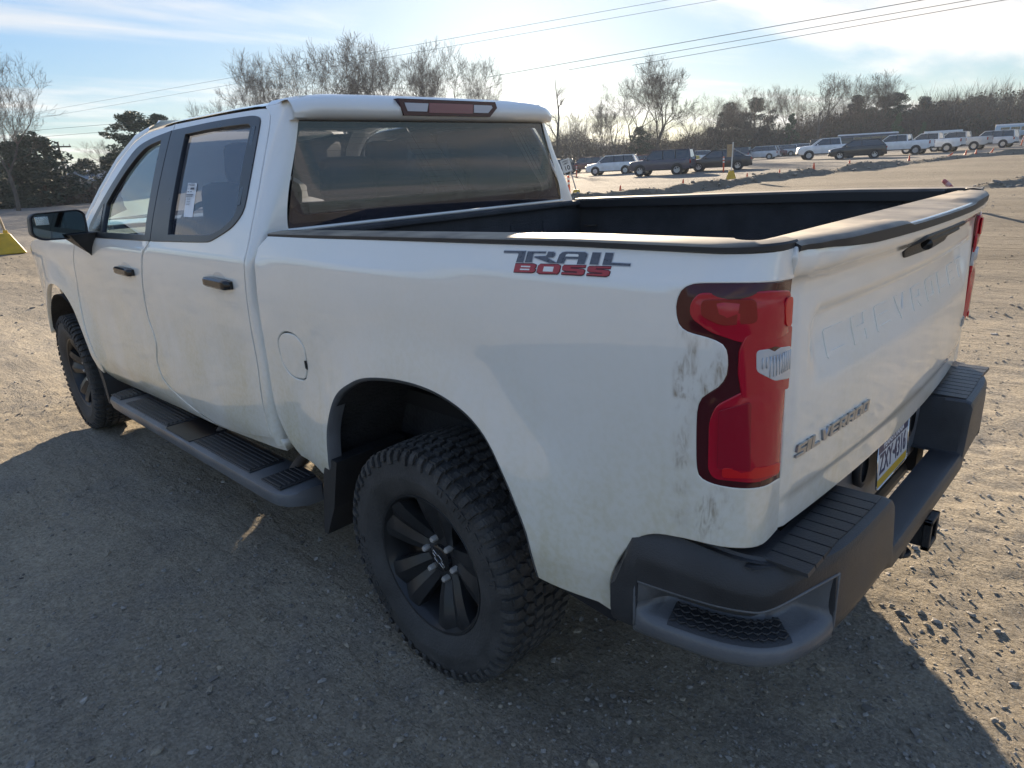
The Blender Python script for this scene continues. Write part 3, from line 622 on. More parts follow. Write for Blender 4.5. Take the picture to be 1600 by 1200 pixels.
# ---- hood, grille, front bumper, head lamps (face away from the camera)
hood = MB(); rows = []
for i, x in enumerate(np.linspace(2.97, 4.58, 26)):
    zz = 1.40-.055*((x-2.97)/1.61)-.10*max(0, (x-4.2)/.4)**2
    yb = float(Yside(np.array(x), np.array(1.30)))-.055
    if x < 3.12: zz -= .0
    rows.append([(x+.10*(1-(t)**2)*(x-2.97)/1.6, yb*t, zz-.045*abs(t)**6+(.028 if abs(t) < .62 else .028*max(0, 1-(abs(t)-.62)/.10))*min(1, (x-2.97)/.3)) for t in np.linspace(1, -1, 33)])
hood.grid(rows).build('hood', PAINT, TR, smooth=True)
MB().box((3.03, 0, 1.39), (.14, 1.6, .02)).build('wiper_cowl', BLACK, TR)
fb = MB(); fb.box((4.66, 0, .99), (.16, 1.52, .42), bev=.04); gr = fb.build('grille', GLOSSB, TR)
for k in range(4): MB().box((4.75, 0, .86+k*.09), (.02, 1.40, .028), bev=.006).build('grille_bar', BLACK, gr)
def front(sd):
    MB().box((4.58, sd*.66, 1.10), (.22, .22, .16), bev=.03).build('head_lamp', LENS_C, TR)
    MB().box((4.60, sd*.66, .93), (.20, .18, .14), bev=.03).build('fog_lamp', GLOSSB, TR)
both(front)
fbr = MB(); rows = []
for y in np.linspace(-.82, .82, 25):
    xx = 4.78-.28*(abs(y)/.82)**3
    rows.append([(xx-.14, y, .80), (xx-.02, y, .80), (xx, y, .77), (xx, y, .55), (xx-.05, y, .42), (xx-.2, y, .38)])
fbr.grid(rows).build('front_bumper', BUMPER, TR, auto=50)
def fwing(sd):
    MB().box((4.52, sd*.80, .58), (.26, .05, .24), bev=.02).build('bumper_wing', BUMPER, TR)
both(fwing)

# ---- mirrors
def mirror(sd):
    c = np.array([2.80, 1.115, 1.438]); rows = []
    out2 = rnd([(-.132, -.062), (-.135, .055), (-.105, .076), (.105, .070), (.128, .050), (.138, -.045), (.095, -.074), (-.09, -.080)], .03, 4)
    for dx, sc in ((-.030, .965), (-.026, .99), (-.015, 1.0), (.05, .97), (.09, .86), (.115, .6), (.122, .2)):
        rows.append([(c[0]+dx, sd*(c[1]-p*sc*-1 if False else c[1]+(-p)*sc*-1), c[2]+q*sc) for p, q in out2+[out2[0]]])
    o = MB().grid(rows).build('door_mirror', PAINT if sd < 0 else BLACK, TR, smooth=True)
    fr = MB(); fr.grid([[(c[0]-.030, sd*(c[1]+p*.965), c[2]+q*.965) for p, q in out2+[out2[0]]], [(c[0]-.022, sd*(c[1]+p*.90), c[2]+q*.86) for p, q in out2+[out2[0]]]]); fr.build('mirror_rim', BLACK, o, smooth=True)
    g = MB(); g.prism([(p*.91, q*.87) for p, q in out2], lambda p, q: (c[0]-.024, sd*(c[1]+p), c[2]+q), lambda p, q: (c[0]-.018, sd*(c[1]+p), c[2]+q))
    g.build('mirror_glass', mat('mirror_glass', (.11, .125, .13), .03, metal=1), o)
    sp = MB(); sp.box((c[0]-.0255, sd*(c[1]+.075), c[2]+.028), (.003, .062, .042), bev=.001); sp.build('spotter_mirror', mat('spotter_glass', (.75, .8, .82), .08, metal=1), o)
    ar = MB(); S1 = S(2.72, 1.385); S2 = S(2.86, 1.285); S3 = S(2.83, 1.345)
    n = [(2.70, sd*(c[1]-.06), 1.372), (2.80, sd*(c[1]-.06), 1.372), (2.83, sd*(S3[1]+.0), 1.350), (2.845, sd*(S2[1]-.002), 1.255), (2.70, sd*(S1[1]-.002), 1.372), (2.87, sd*(S3[1]), 1.375)]
    ar.add([(2.70, sd*(c[1]-.02), 1.385), (2.70, sd*(S1[1]-.01), 1.388), (2.815, sd*(S2[1]-.006), 1.250), (2.86, sd*(S2[1]-.008), 1.262), (2.88, sd*(S3[1]-.01), 1.388), (2.88, sd*(c[1]-.02), 1.385), (2.70, sd*(c[1]-.03), 1.362), (2.88, sd*(c[1]-.03), 1.362)],
           [(0, 1, 2, 6), (1, 4, 3, 2), (0, 5, 4, 1), (6, 2, 3, 7), (5, 7, 3, 4), (0, 6, 7, 5)])
    ar.build('mirror_arm', BLACK, o)
both(mirror)
# ---- bed: liner, rails, tailgate
def bedrail(sd):
    rows = []
    for x in np.concatenate([np.linspace(.805, -.92, 36), np.linspace(-.94, -1.135, 16)]):
        zt_ = 1.4235-.0216*(max(x, -.6)-.8)
        X_ = S(np.array(x), np.array(1.44)); T_ = S(np.array(x+.004), np.array(1.44))-S(np.array(x-.004), np.array(1.44)); nx, ny = -T_[1], T_[0]; q_ = math.hypot(nx, ny); nx, ny = nx/q_, ny/q_
        h = .013
        k_ = 1-.55*sst(-.93, -1.08, np.array(x)).item()
        def RP(d, z): return (float(X_[0]-nx*d*k_), sd*float(X_[1]-ny*d*k_), z)
        rows.append([RP(.004, zt_-.004), RP(-.004, zt_), RP(-.004, zt_+h-.004), RP(.003, zt_+h), RP(.055, zt_+h+.004), RP(.112, zt_+h+.001), RP(.122, zt_+h-.008), RP(.122, zt_-.03)])
    m = MB().grid(rows); m.add(rows[0], [tuple(range(8))]); m.add(rows[-1], [tuple(range(8))])
    o = m.build('bed_rail', CAPM, TR, auto=35)
    wl = MB(); rows = []
    for x in np.linspace(.80, -1.0, 30):
        zt_ = 1.4235-.0216*(x-.8); yi = .842
        w = .20*sst(.62, .40, np.array(abs(x+.02))).item()
        rows.append([(x, sd*yi, zt_), (x, sd*(yi+.012), zt_-.05), (x, sd*(yi+.012), 1.20), (x, sd*(yi+.012-w*.9), 1.17), (x, sd*(yi+.012-w), 1.13), (x, sd*(yi-w), .905), (x, sd*(yi-w-.02), .90)])
    wl.grid(rows); wl.build('bed_wall', BEDL, TR, auto=50)
both(bedrail)
fl = MB(); fl.box((-.10, 0, .885), (1.84, 1.22, .03)); fl.box((.72, 0, .884), (.19, 1.72, .028)); fl.box((-.83, 0, .884), (.37, 1.72, .028))
for k in range(9): fl.box((-.10, -.52+k*.13, .907), (1.78, .07, .012), bev=.004)
fl.build('bed_floor', BEDL, TR)
bk = MB(); bk.box((.80, 0, 1.155), (.03, 1.76, .535))
for k in range(6): bk.box((.783, -.60+k*.24, 1.15), (.008, .12, .40), bev=.003)
bk.box((.795, 0, 1.418), (.07, 1.70, .022), bev=.006)
bk.build('bed_bulkhead', BEDL, TR)
for sd in (1, -1):
    for x in (.70, -.86):
        tb = MB(); tb.tube([(x-.03, sd*.846, 1.30), (x-.03, sd*.82, 1.30), (x+.03, sd*.82, 1.30), (x+.03, sd*.846, 1.30)], .006, 6); tb.build('tie_down', IRON, TR, smooth=True)

TGX = hermite([.80, .84, .90, .915, 1.0, 1.10, 1.145, 1.16, 1.265, 1.285, 1.31, 1.36, 1.385, 1.40, 1.43, 1.452], [0, .003, .006, .0095, .012, .010, .007, .003, -.022, -.022, -.002, .000, .006, .028, .040, .034])
TGX2 = hermite([.80, .84, .90, .915, 1.0, 1.10, 1.31, 1.36, 1.385, 1.40, 1.43, 1.452], [0, .003, .006, .0095, .012, .010, .002, .000, .006, .020, .026, .022])
def TG(y, z):
    y = np.asarray(y, float); z = np.asarray(z, float); a = np.abs(y)
    w = sst(.735, .665, a+ .25*np.clip(1.285-z, 0, .2)*0)
    bow = -.036*(1-(a/.81)**2)-.010*sst(.7, .2, a)*sst(1.37, 1.41, z)
    e = .010*sst(.775, .815, a)
    return np.stack([-1.043+bow-(TGX(z)*w+TGX2(z)*(1-w))+e, y, z], -1)
tg_out = [(.803, .832), (-.803, .832), (-.806, 1.2), (-.815, 1.39), (-.830, 1.43), (-.828, 1.452), (.828, 1.452), (.830, 1.43), (.815, 1.39), (.806, 1.2)]
def dens(poly, st=.03):
    out = []
    for a, b in zip(poly, poly[1:]+poly[:1]):
        k = max(1, int(math.dist(a[:2], b[:2])/st)); out += [(a[0]+(b[0]-a[0])*i/k, a[1]+(b[1]-a[1])*i/k) for i in range(k)]
    return out
HAND = rnd([(.225, 1.380), (.20, 1.357), (-.05, 1.352), (-.20, 1.358), (-.250, 1.384), (-.225, 1.408), (.19, 1.408)], .01)
TGATE = panel('tailgate', dens(tg_out), TG, PAINT, TR, step=.022, rim=.04, edge=.004, out=(-1, 0, 0))
hh = panel('tailgate_handle', HAND, TG, BLACK, TGATE, step=.02, rim=.012, off=.006, edge=.003, out=(-1, 0, 0))
panel('handle_grip', rnd([(.09, 1.394), (.07, 1.372), (-.19, 1.374), (-.21, 1.388), (-.19, 1.398)], .008), TG, BLACK, TGATE, step=.02, rim=.01, off=.011, edge=.003, out=(-1, 0, 0))
MB().lathe([(.0, -.006), (.012, -.006), (.014, 0), (.0, .004)], 16, 'y').build('backup_camera', GLOSSB, TGATE).location = (-1.115, .15, 1.384)
# black spoiler cap, dusty on top
cp = MB(); rows = []
for y in np.linspace(.828, -.828, 60):
    a = abs(y); xo = float(TG(np.array(min(a, .80)), np.array(1.440))[0])-.004; m_ = .010*(sst(.36, .32, np.array(a)).item()); e = .012*sst(.76, .835, np.array(a)).item()
    z0 = 1.446
    rows.append([(-.965, y, z0-.09), (-.962, y, z0+.008), (-.972, y, z0+.015), (xo+.07, y, z0+.015-m_*.5), (xo+.055, y, z0+.019-m_), (xo+.010+e, y, z0+.017-m_), (xo+e*.6, y, z0+.010-m_*.6), (xo+.001+e*.6, y, z0-.014*sst(.82, .5, np.array(a)).item())])
cp.grid(rows); cp.add(rows[0], [tuple(range(8))]); cp.add(rows[-1], [tuple(range(8))]); cp.build('tailgate_cap', CAPM, TGATE, auto=35)
ti = MB(); ti.box((-.99, 0, 1.15), (.03, 1.58, .58)); ti.build('tailgate_inner', BEDL, TGATE)

# lettering: outlines on a 0..1 cell
def glyph(ch):
    t, k = .24, .20     # stem width, bar height
    G = {
     'C': [[(.06, 0), (1, 0), (1, k), (t, k), (t, 1-k), (1, 1-k), (1, 1), (.06, 1), (0, .94), (0, .06)]],
     'H': [[(0, 0), (t, 0), (t, .4), (1-t, .4), (1-t, 0), (1, 0), (1, 1), (1-t, 1), (1-t, .6), (t, .6), (t, 1), (0, 1)]],
     'E': [[(.04, 0), (1, 0), (1, k), (t, k), (t, .4), (.94, .4), (.94, .6), (t, .6), (t, 1-k), (1, 1-k), (1, 1), (.04, 1), (0, .94), (0, .06)]],
     'V': [[(.38, 0), (.62, 0), (1, 1), (.76, 1), (.5, .3), (.24, 1), (0, 1)]],
     'R': [[(0, 0), (t, 0), (t, .32), (.5, .32), (.74, 0), (1, 0), (.76, .34), (.95, .42), (1, .5), (1, .9), (.9, 1), (0, 1)], [(t, .52), (t, .8), (.76, .8), (.76, .52)]],
     'O': [[(.08, 0), (.92, 0), (1, .08), (1, .92), (.92, 1), (.08, 1), (0, .92), (0, .08)], [(t, k), (t, 1-k), (1-t, 1-k), (1-t, k)]],
     'L': [[(0, 0), (1, 0), (1, k), (t, k), (t, 1), (0, 1)]],
     'T': [[(.38, 0), (.62, 0), (.62, 1-k), (1, 1-k), (1, 1), (0, 1), (0, 1-k), (.38, 1-k)]],
     'S': [[(0, 0), (.92, 0), (1, .08), (1, .5), (.92, .6), (t, .6), (t, 1-k), (1, 1-k), (1, 1), (.08, 1), (0, .92), (0, .5), (.08, .4), (1-t, .4), (1-t, k), (0, k)]],
     'I': [[(.3, 0), (.7, 0), (.7, 1), (.3, 1)]],
     'A': [[(0, 0), (t, 0), (t, .28), (1-t, .28), (1-t, 0), (1, 0), (1, .9), (.9, 1), (.1, 1), (0, .9)], [(t, .48), (t, .8), (1-t, .8), (1-t, .48)]],
     'D': [[(0, 0), (.86, 0), (1, .14), (1, .86), (.86, 1), (0, 1)], [(t, k), (t, 1-k), (1-t, 1-k), (1-t, k)]],
    }
    return G[ch]
def lettering(name, text, f, m, parent, widths, gap, off, th, shear=0, edge=.001):
    """f(u,v): u along the word 0..total, v 0..1"""
    objs = []; u = 0
    for ch in text:
        w = widths*(.42 if ch == 'I' else 1); P = glyph(ch)
        if ch == 'I': P = [[((x-.3)/.4, y) for x, y in q] for q in P]
        Q = [[(u+w*x+shear*y, y) for x, y in q] for q in P]
        objs.append(panel(name, Q[0], f, m, parent, holes=Q[1:], flat=True, off=off, rim=th, edge=edge, out=(-1, 0, 0)))
        u += w+gap
    return objs
# stamped word across the tailgate (slightly sunk face: a raised outline catches the light)
n_ = 9; wd, gp = .098, .052
lettering('stamped_letter', 'CHEVROLET', lambda u, v: TG(.615-u, 1.182+.064*v), PAINT, TGATE, wd, gp, .0022, .004, 0, .0011)
CHR2 = mat('dark_chrome_badge', (.42, .45, .50), .34, metal=1, noise=.15, nscale=60)
lettering('badge_letter', 'SILVERADO', lambda u, v: TG(.772-u, .9985+.0275*v), CHR2, TGATE, .0395, .0068, .006, .007, .006, .0016)
lettering('badge_letter', 'LT', lambda u, v: TG(-.735-u, .985+.0275*v), CHR2, TGATE, .026, .006, .005, .006, .004, .0014)

DECAL = {'T': [[(-0.401, 1.4315), (-0.4722, 1.4337), (-0.4706, 1.4091), (-0.4482, 1.4083), (-0.4512, 1.4267), (-0.4464, 1.4291), (-0.401, 1.4273)]], 'R1': [[(-0.4779, 1.4333), (-0.5341, 1.4355), (-0.5337, 1.4321), (-0.5003, 1.4308), (-0.4965, 1.4285), (-0.4969, 1.4106), (-0.476, 1.4096)]], 'R2': [[(-0.5404, 1.4355), (-0.5563, 1.4359), (-0.5619, 1.4332), (-0.5614, 1.4283), (-0.5574, 1.4246), (-0.5413, 1.423), (-0.5727, 1.4128), (-0.5497, 1.4123), (-0.5019, 1.4216), (-0.5025, 1.4237), (-0.5355, 1.426), (-0.539, 1.4289)]], 'A': [[(-0.5708, 1.4126), (-0.5753, 1.4306), (-0.5815, 1.436), (-0.5925, 1.4379), (-0.6442, 1.4393), (-0.6515, 1.4362), (-0.6518, 1.4307), (-0.6485, 1.415), (-0.629, 1.4143), (-0.6299, 1.4249), (-0.596, 1.4239), (-0.5909, 1.4134)], [(-0.5931, 1.4282), (-0.5942, 1.4319), (-0.5992, 1.4336), (-0.6259, 1.4342), (-0.6289, 1.4328), (-0.6286, 1.4294)]], 'I': [[(-0.6647, 1.4398), (-0.6861, 1.4402), (-0.6853, 1.4163), (-0.6631, 1.4156)]], 'L': [[(-0.6984, 1.4407), (-0.7184, 1.4411), (-0.7177, 1.4217), (-0.7659, 1.4223), (-0.7657, 1.418), (-0.6964, 1.4167)]], 'B': [[(-0.4472, 1.4046), (-0.5046, 1.407), (-0.5128, 1.4052), (-0.5124, 1.4008), (-0.5085, 1.398), (-0.5134, 1.3958), (-0.5124, 1.392), (-0.507, 1.3892), (-0.4472, 1.3866)], [(-0.4676, 1.4011), (-0.4965, 1.4021), (-0.4955, 1.3995), (-0.4671, 1.3985)], [(-0.4665, 1.3946), (-0.496, 1.3958), (-0.4952, 1.393), (-0.4663, 1.3918)]], 'O': [[(-0.525, 1.4078), (-0.5758, 1.4099), (-0.5842, 1.4077), (-0.5844, 1.3956), (-0.5805, 1.3911), (-0.5272, 1.3884), (-0.5194, 1.3908), (-0.5197, 1.4039)], [(-0.5379, 1.4035), (-0.5662, 1.4046), (-0.5661, 1.3942), (-0.5372, 1.3932)]], 'S': [[(-0.594, 1.4093), (-0.6545, 1.4124), (-0.6539, 1.409), (-0.615, 1.4071), (-0.6138, 1.404), (-0.6482, 1.4041), (-0.654, 1.4021), (-0.6528, 1.395), (-0.6463, 1.3927), (-0.5915, 1.3914), (-0.5915, 1.3942), (-0.6336, 1.3955), (-0.635, 1.3992), (-0.598, 1.3986), (-0.5917, 1.4011), (-0.5914, 1.4067)]], 'S2': [[(-0.6631, 1.4109), (-0.7199, 1.4138), (-0.7193, 1.4106), (-0.6829, 1.4088), (-0.6817, 1.4058), (-0.7141, 1.4058), (-0.7195, 1.4039), (-0.7183, 1.397), (-0.7123, 1.3947), (-0.6609, 1.3936), (-0.6609, 1.3963), (-0.7003, 1.3975), (-0.7016, 1.401), (-0.6669, 1.4006), (-0.661, 1.403), (-0.6608, 1.4084)]]}
# decal on the bed side
DGREY = mat('decal_dark_grey', (.075, .08, .10), .3, coat=.6, noise=.3, nscale=120); DRED = mat('decal_red', (.40, .018, .022), .3, coat=.6); DLINE = mat('decal_keyline', (.50, .52, .56), .35)
for sd in (1, -1):
    DK = empty('bed_decal'); DK.parent = TR
    for k, polys in DECAL.items():
        red = k[0] in 'BOS'
        P = polys
        if sd < 0:                                     # reads forward to back on the other flank: mirrored about its own middle
            mid = -.58; P = [[(2*mid-a, b) for a, b in q] for q in polys]
        halo = offset_poly(P[0], .0028); core = offset_poly(P[0], .0016)
        on_side(core, .0012, mat('decal_red_edge', (.10, .012, .02), .35) if red else DLINE, 'decal_keyline', DK, .0006, sd, holes=())
        on_side(P[0], .0020, DRED if red else DGREY, 'decal_letter', DK, .0004, sd, holes=P[1:])
        for hpoly in P[1:]: on_side(hpoly, .0024, PAINT, 'decal_counter', DK, .0004, sd)

# ---- rear bumper
BP = [(-1.188, 0), (-1.188, .25), (-1.187, .45), (-1.182, .62), (-1.174, .72), (-1.155, .80), (-1.122, .868), (-1.070, .922), (-.990, .958), (-.900, .976), (-.810, .988), (-.735, .994)]
def bump_path(n=70):
    P = np.array(BP); L = np.concatenate([[0], np.cumsum(np.linalg.norm(np.diff(P, axis=0), axis=1))]); fx, fy = hermite(L, P[:, 0]), hermite(L, P[:, 1])
    return np.array([(float(fx(t)), float(fy(t))) for t in np.linspace(0, L[-1], n)]), L[-1]
BQ, BL = bump_path(110)
def bz(x, y):
    """top, bottom of the bumper at a point of its path"""
    a = abs(y)
    top = .632+.170*sst(.375, .435, np.array(a)).item()
    if x > -1.10: top = .802+.030*sst(-1.10, -.86, np.array(x)).item()-.11*sst(-.79, -.735, np.array(x)).item()
    bot = .568-.026*sst(.70, .92, np.array(a)).item()
    return top, bot
def nrm2(i):
    a, b = BQ[max(i-1, 0)], BQ[min(i+1, len(BQ)-1)]; t = (b-a)/np.linalg.norm(b-a); return np.array([-t[1], t[0]])     # outward: rear / left
BUMP = empty('rear_bumper'); BUMP.parent = TR
def rec_top(x, y): return .695+.05*sst(-1.06, -1.165, np.array(x)).item()
def bump_side(sd):
    rows = []; gre = []
    for i, (x, y) in enumerate(BQ):
        n = nrm2(i); top, bot = bz(x, y); n = n if n@np.array([-1, .6]) > 0 else -n
        rec = y > .752 and x < -.800
        zl = rec_top(x, y) if rec else bot
        def P(d, z): return (x-n[0]*d, sd*(y-n[1]*d), z)
        fr = [0, .25, .5, .75, 1]
        ww = sst(-1.16, -1.06, np.array(x)).item(); z1 = top-.018-.044*ww; full = z1-zl
        col = [P(.085, top-.002), P(.022+.016*ww, top+.004*ww), P(.008+.014*ww, top-.005-.018*ww), P(-.004*ww+.001, z1)]+[P(-.004*ww if f < .7 or rec else .0+.012*((f-.7)/.3)**2, z1-full*f) for f in fr[1:-1]]
        col += [P(-.004*ww, zl+.004), P(.004, zl), P(.05, zl)] if rec else [P(.012, zl+.012), P(.026, zl), P(.10, zl-.006)]
        rows.append(col)
        if y > .742 and x < -.790: gre.append((i, x, y, n, top, bot))
    m = MB().grid(rows); m.build('bumper_shell', BUMPER, BUMP, auto=38)
    grows = []
    N_ = len(gre)
    for k, (i, x, y, n, top, bot) in enumerate(gre):
        t = k/(N_-1); e = sst(0, .10, np.array(t)).item()*sst(1, .86, np.array(t)).item(); zr = rec_top(x, y)
        def P(d, z): return (x-n[0]*d, sd*(y-n[1]*d), z)
        zs = bot+.070
        grows.append([P(.002, zr+.004), P(.003+.010*e, zr-.006), P(.004+.034*e, zr-.028), P(.006+.060*e, zr-.060), P(.008+.072*e, zs+.020), P(.006+.066*e, zs+.004), P(.003+.03*e, zs-.004), P(.001+.006*e, zs-.014), P(-.001, zs-.032), P(.001, bot+.014), P(.016, bot-.002), P(.08, bot-.01)])
    g = MB().grid(grows).build('corner_step', BUMPGR, BUMP, auto=55)
    # thin raised rim round the scooped corner
    rim = MB(); lo = [gre[k] for k in range(N_)]
    rim.tube([(x-n[0]*.001, sd*(y-n[1]*.001), rec_top(x, y)-.001) for (i, x, y, n, top, bot) in lo]+[(lo[-1][1]-.004, sd*(lo[-1][2]), z) for z in np.linspace(rec_top(lo[-1][1], lo[-1][2])-.01, lo[-1][5]+.03, 6)], .0035, 6)
    i, x, y, n, top, bot = lo[0]
    rim.tube([(x-n[0]*.001, sd*(y-n[1]*.001), z) for z in np.linspace(rec_top(x, y), bot+.02, 6)], .0035, 6)
    rim.build('step_rim', BUMPGR, BUMP, smooth=True)
    # foot pad with a chain-like tread
    pd = MB(); mid = [q for q in gre if -1.13 < q[1] < -.87]; rr = []
    for (i, x, y, n, top, bot) in mid:
        zs = bot+.070; rr.append([(x-n[0]*d, sd*(y-n[1]*d), z) for d, z in ((.064, zs+.0135), (.040, zs+.0045), (.014, zs-.004), (.006, zs-.012))])
    pd.grid(rr); pad = pd.build('foot_pad', BUMPER, BUMP, smooth=True)
    ch = MB()
    for k in range(1, len(mid)-1):
        (i, x, y, n, top, bot) = mid[k]; zs = bot+.070; t = np.array(mid[k+1][1:3])-np.array(mid[k-1][1:3]); t /= np.linalg.norm(t)
        for j in range(4):
            d = .058-j*.014; z = zs+.013-(.058-d)*.34+.003
            c = np.array([x-n[0]*d, y-n[1]*d]); s_ = 1 if (k+j) % 2 else -1
            a = c-t*.007+n*.004*s_; b = c+t*.007-n*.004*s_
            ch.tube([(a[0], sd*a[1], z-.001*s_), (b[0], sd*b[1], z+.001*s_)], .0026, 5)
    ch.build('pad_tread', BUMPER, BUMP, smooth=True)
    # top pad, ribbed across
    tp = MB()
    for k in range(10):
        y0 = .452+k*.044; y1 = y0+.0395; 
        def xo(y): 
            j = int(np.argmin(np.abs(BQ[:60, 1]-y))); return BQ[j][0]+.026
        q = [(-1.052, y0), (-1.052, y1), (xo(y1), y1), (xo(y0), y0)]
        tp.prism(q, lambda a, b: (a, sd*b, .796), lambda a, b: (a+.002*(1 if a < -1.1 else -1), sd*b, .805))
    tp.build('step_pad', BUMPER, BUMP)
    base = MB(); rr = []
    for y in np.linspace(.36, .93, 30):
        j = int(np.argmin(np.abs(BQ[:80, 1]-y))); x = BQ[j][0]; top = bz(x, y)[0] if y < .8 else .800
        rr.append([(-1.032, sd*y, top-.003 if y < .44 else .797), (x+.02, sd*y, top-.002 if y < .44 else .799)])
    base.grid(rr); base.build('bumper_top', BUMPER, BUMP, auto=40)
    sw = MB(); rr = []
    for i in range(60, len(BQ)):
        x, y = BQ[i]
        if y < .78: continue
        n = nrm2(i); n = n if n@np.array([-1, .6]) > 0 else -n; top = bz(x, y)[0]
        rr.append([(x-n[0]*d, sd*(y-n[1]*d), top-.003) for d in (.02, .16)])
    sw.grid(rr); sw.build('bumper_top', BUMPER, BUMP, smooth=True)
both(bump_side)
nf = MB(); nf.grid([[(-1.095, y, .628), (-1.168, y, .630)] for y in np.linspace(-.40, .40, 9)]); nf.box((-1.105, 0, .60), (.03, .80, .056))
nf.build('notch_floor', BUMPER, BUMP)
bw = MB(); bw.box((-1.026, 0, .70), (.02, .92, .20)); 
for sd in (1, -1): bw.box((-1.085, sd*.47, .70), (.10, .012, .18))
bw.build('plate_recess', BUMPGR, BUMP)
for sd in (1, -1):
    pm = MB(); pm.lathe([(0, -.022), (.030, -.022), (.040, -.014), (.042, .004), (.030, .006)], 24, 'y'); o = pm.build('plate_lamp', BLACK, BUMP, smooth=True)
    o.location = (-1.052, sd*.235, .775); o.rotation_euler = (0, 0, pi/2); o.scale = (1, 1, 1.45)
# licence plate
PL = MB(); pq = rnd([(-.152, -.076), (.152, -.076), (.152, .076), (-.152, .076)], .016)
PX0, PZ0, PT = -1.066, .748, .06
def plx(u, v, d): return (PX0-d+PT*v, -u, PZ0+v)
PL.prism(pq, lambda u, v: plx(u, v, -.001), lambda u, v: plx(u, v, .001)); plate = PL.build('licence_plate', mat('plate_white', (.52, .55, .58), .4), TR)
def plate_sheet(name, poly, m, d): q = MB(); q.prism(poly, lambda u, v: plx(u, v, d-.0004), lambda u, v: plx(u, v, d)); return q.build(name, m, plate)
plate_sheet('plate_band', [(-.144, .034), (.144, .034), (.144, .064), (-.144, .064)], mat('plate_navy', (.012, .022, .085), .35), .0016)
plate_sheet('plate_band', [(-.144, -.071), (.144, -.071), (.144, -.046), (-.144, -.046)], mat('plate_yellow', (.55, .36, .02), .35), .0016)
fr_ = MB(); 
for a, b in zip(pq, pq[1:]+pq[:1]):
    fr_.tube([plx(a[0], a[1], .001), plx(b[0], b[1], .001)], .0026, 5)
fr_.build('plate_frame', CHROME, plate, smooth=True)
def text_mesh(txt, size, ext=.0006, bold=0, xs=1.0):
    cu = bpy.data.curves.new('text', 'FONT'); cu.body = txt; cu.size = size; cu.align_x = 'CENTER'; cu.align_y = 'CENTER'; cu.extrude = ext; cu.offset = bold; cu.resolution_u = 3
    o = bpy.data.objects.new('text', cu); COL.objects.link(o); dg = bpy.context.evaluated_depsgraph_get(); dg.update()
    me = bpy.data.meshes.new_from_object(o.evaluated_get(dg)); bpy.data.objects.remove(o); bpy.data.curves.remove(cu)
    if xs != 1: me.transform(Matrix.Diagonal((xs, 1, 1, 1)))
    return me
def text_on(name, txt, size, M4, m, parent, **kw):
    me = text_mesh(txt, size, **kw); me.transform(M4); me.materials.clear(); return link(name, me, m, parent)
def plateM(u, v): return Matrix(((0, PT, -1, plx(u, v, .0014)[0]), (-1, 0, 0, -u), (0, 1, 0, PZ0+v), (0, 0, 0, 1)))
NAVY = MATS['plate_navy']
text_on('plate_lettering', 'PENNSYLVANIA', .028, plateM(0, .049), mat('plate_letter_white', (.78, .8, .84), .4), plate, bold=.0003)
text_on('plate_lettering', 'ZXY·4316', .088, plateM(0, -.006), NAVY, plate, bold=.0012, xs=.70)
# hitch receiver with safety-chain loops
ht = MB(); 
for a, b in (((-1.13, .035, .52), (.20, .010, .080)), ((-1.13, -.035, .52), (.20, .010, .080)), ((-1.13, 0, .555), (.20, .06, .010)), ((-1.13, 0, .485), (.20, .06, .010))): ht.box(a, b)
for a, b in (((-1.222, .038, .52), (.022, .016, .098)), ((-1.222, -.038, .52), (.022, .016, .098)), ((-1.222, 0, .561), (.022, .092, .016)), ((-1.222, 0, .479), (.022, .092, .016))): ht.box(a, b, bev=.003)
ht.tube([(-1.02, -.60, .52), (-1.02, .60, .52)], .035, 12)
ht.V = [(v[0]+.028, v[1], v[2]) for v in ht.V]
HT = ht.build('hitch_receiver', BLACK, TR)
for sd in (1, -1):
    lp_ = MB(); lp_.tube([(-1.10, sd*.05, .475)]+[(-1.135+.028*math.cos(a), sd*(.085+.028*math.sin(a)), .468) for a in np.linspace(0, 1.9*pi, 14)], .008, 7); lp_.build('chain_loop', BLACK, HT, smooth=True)
hp = MB(); hp.box((-1.14, .12, .50), (.04, .05, .05), bev=.006); hp.build('trailer_socket', BLACK, HT)

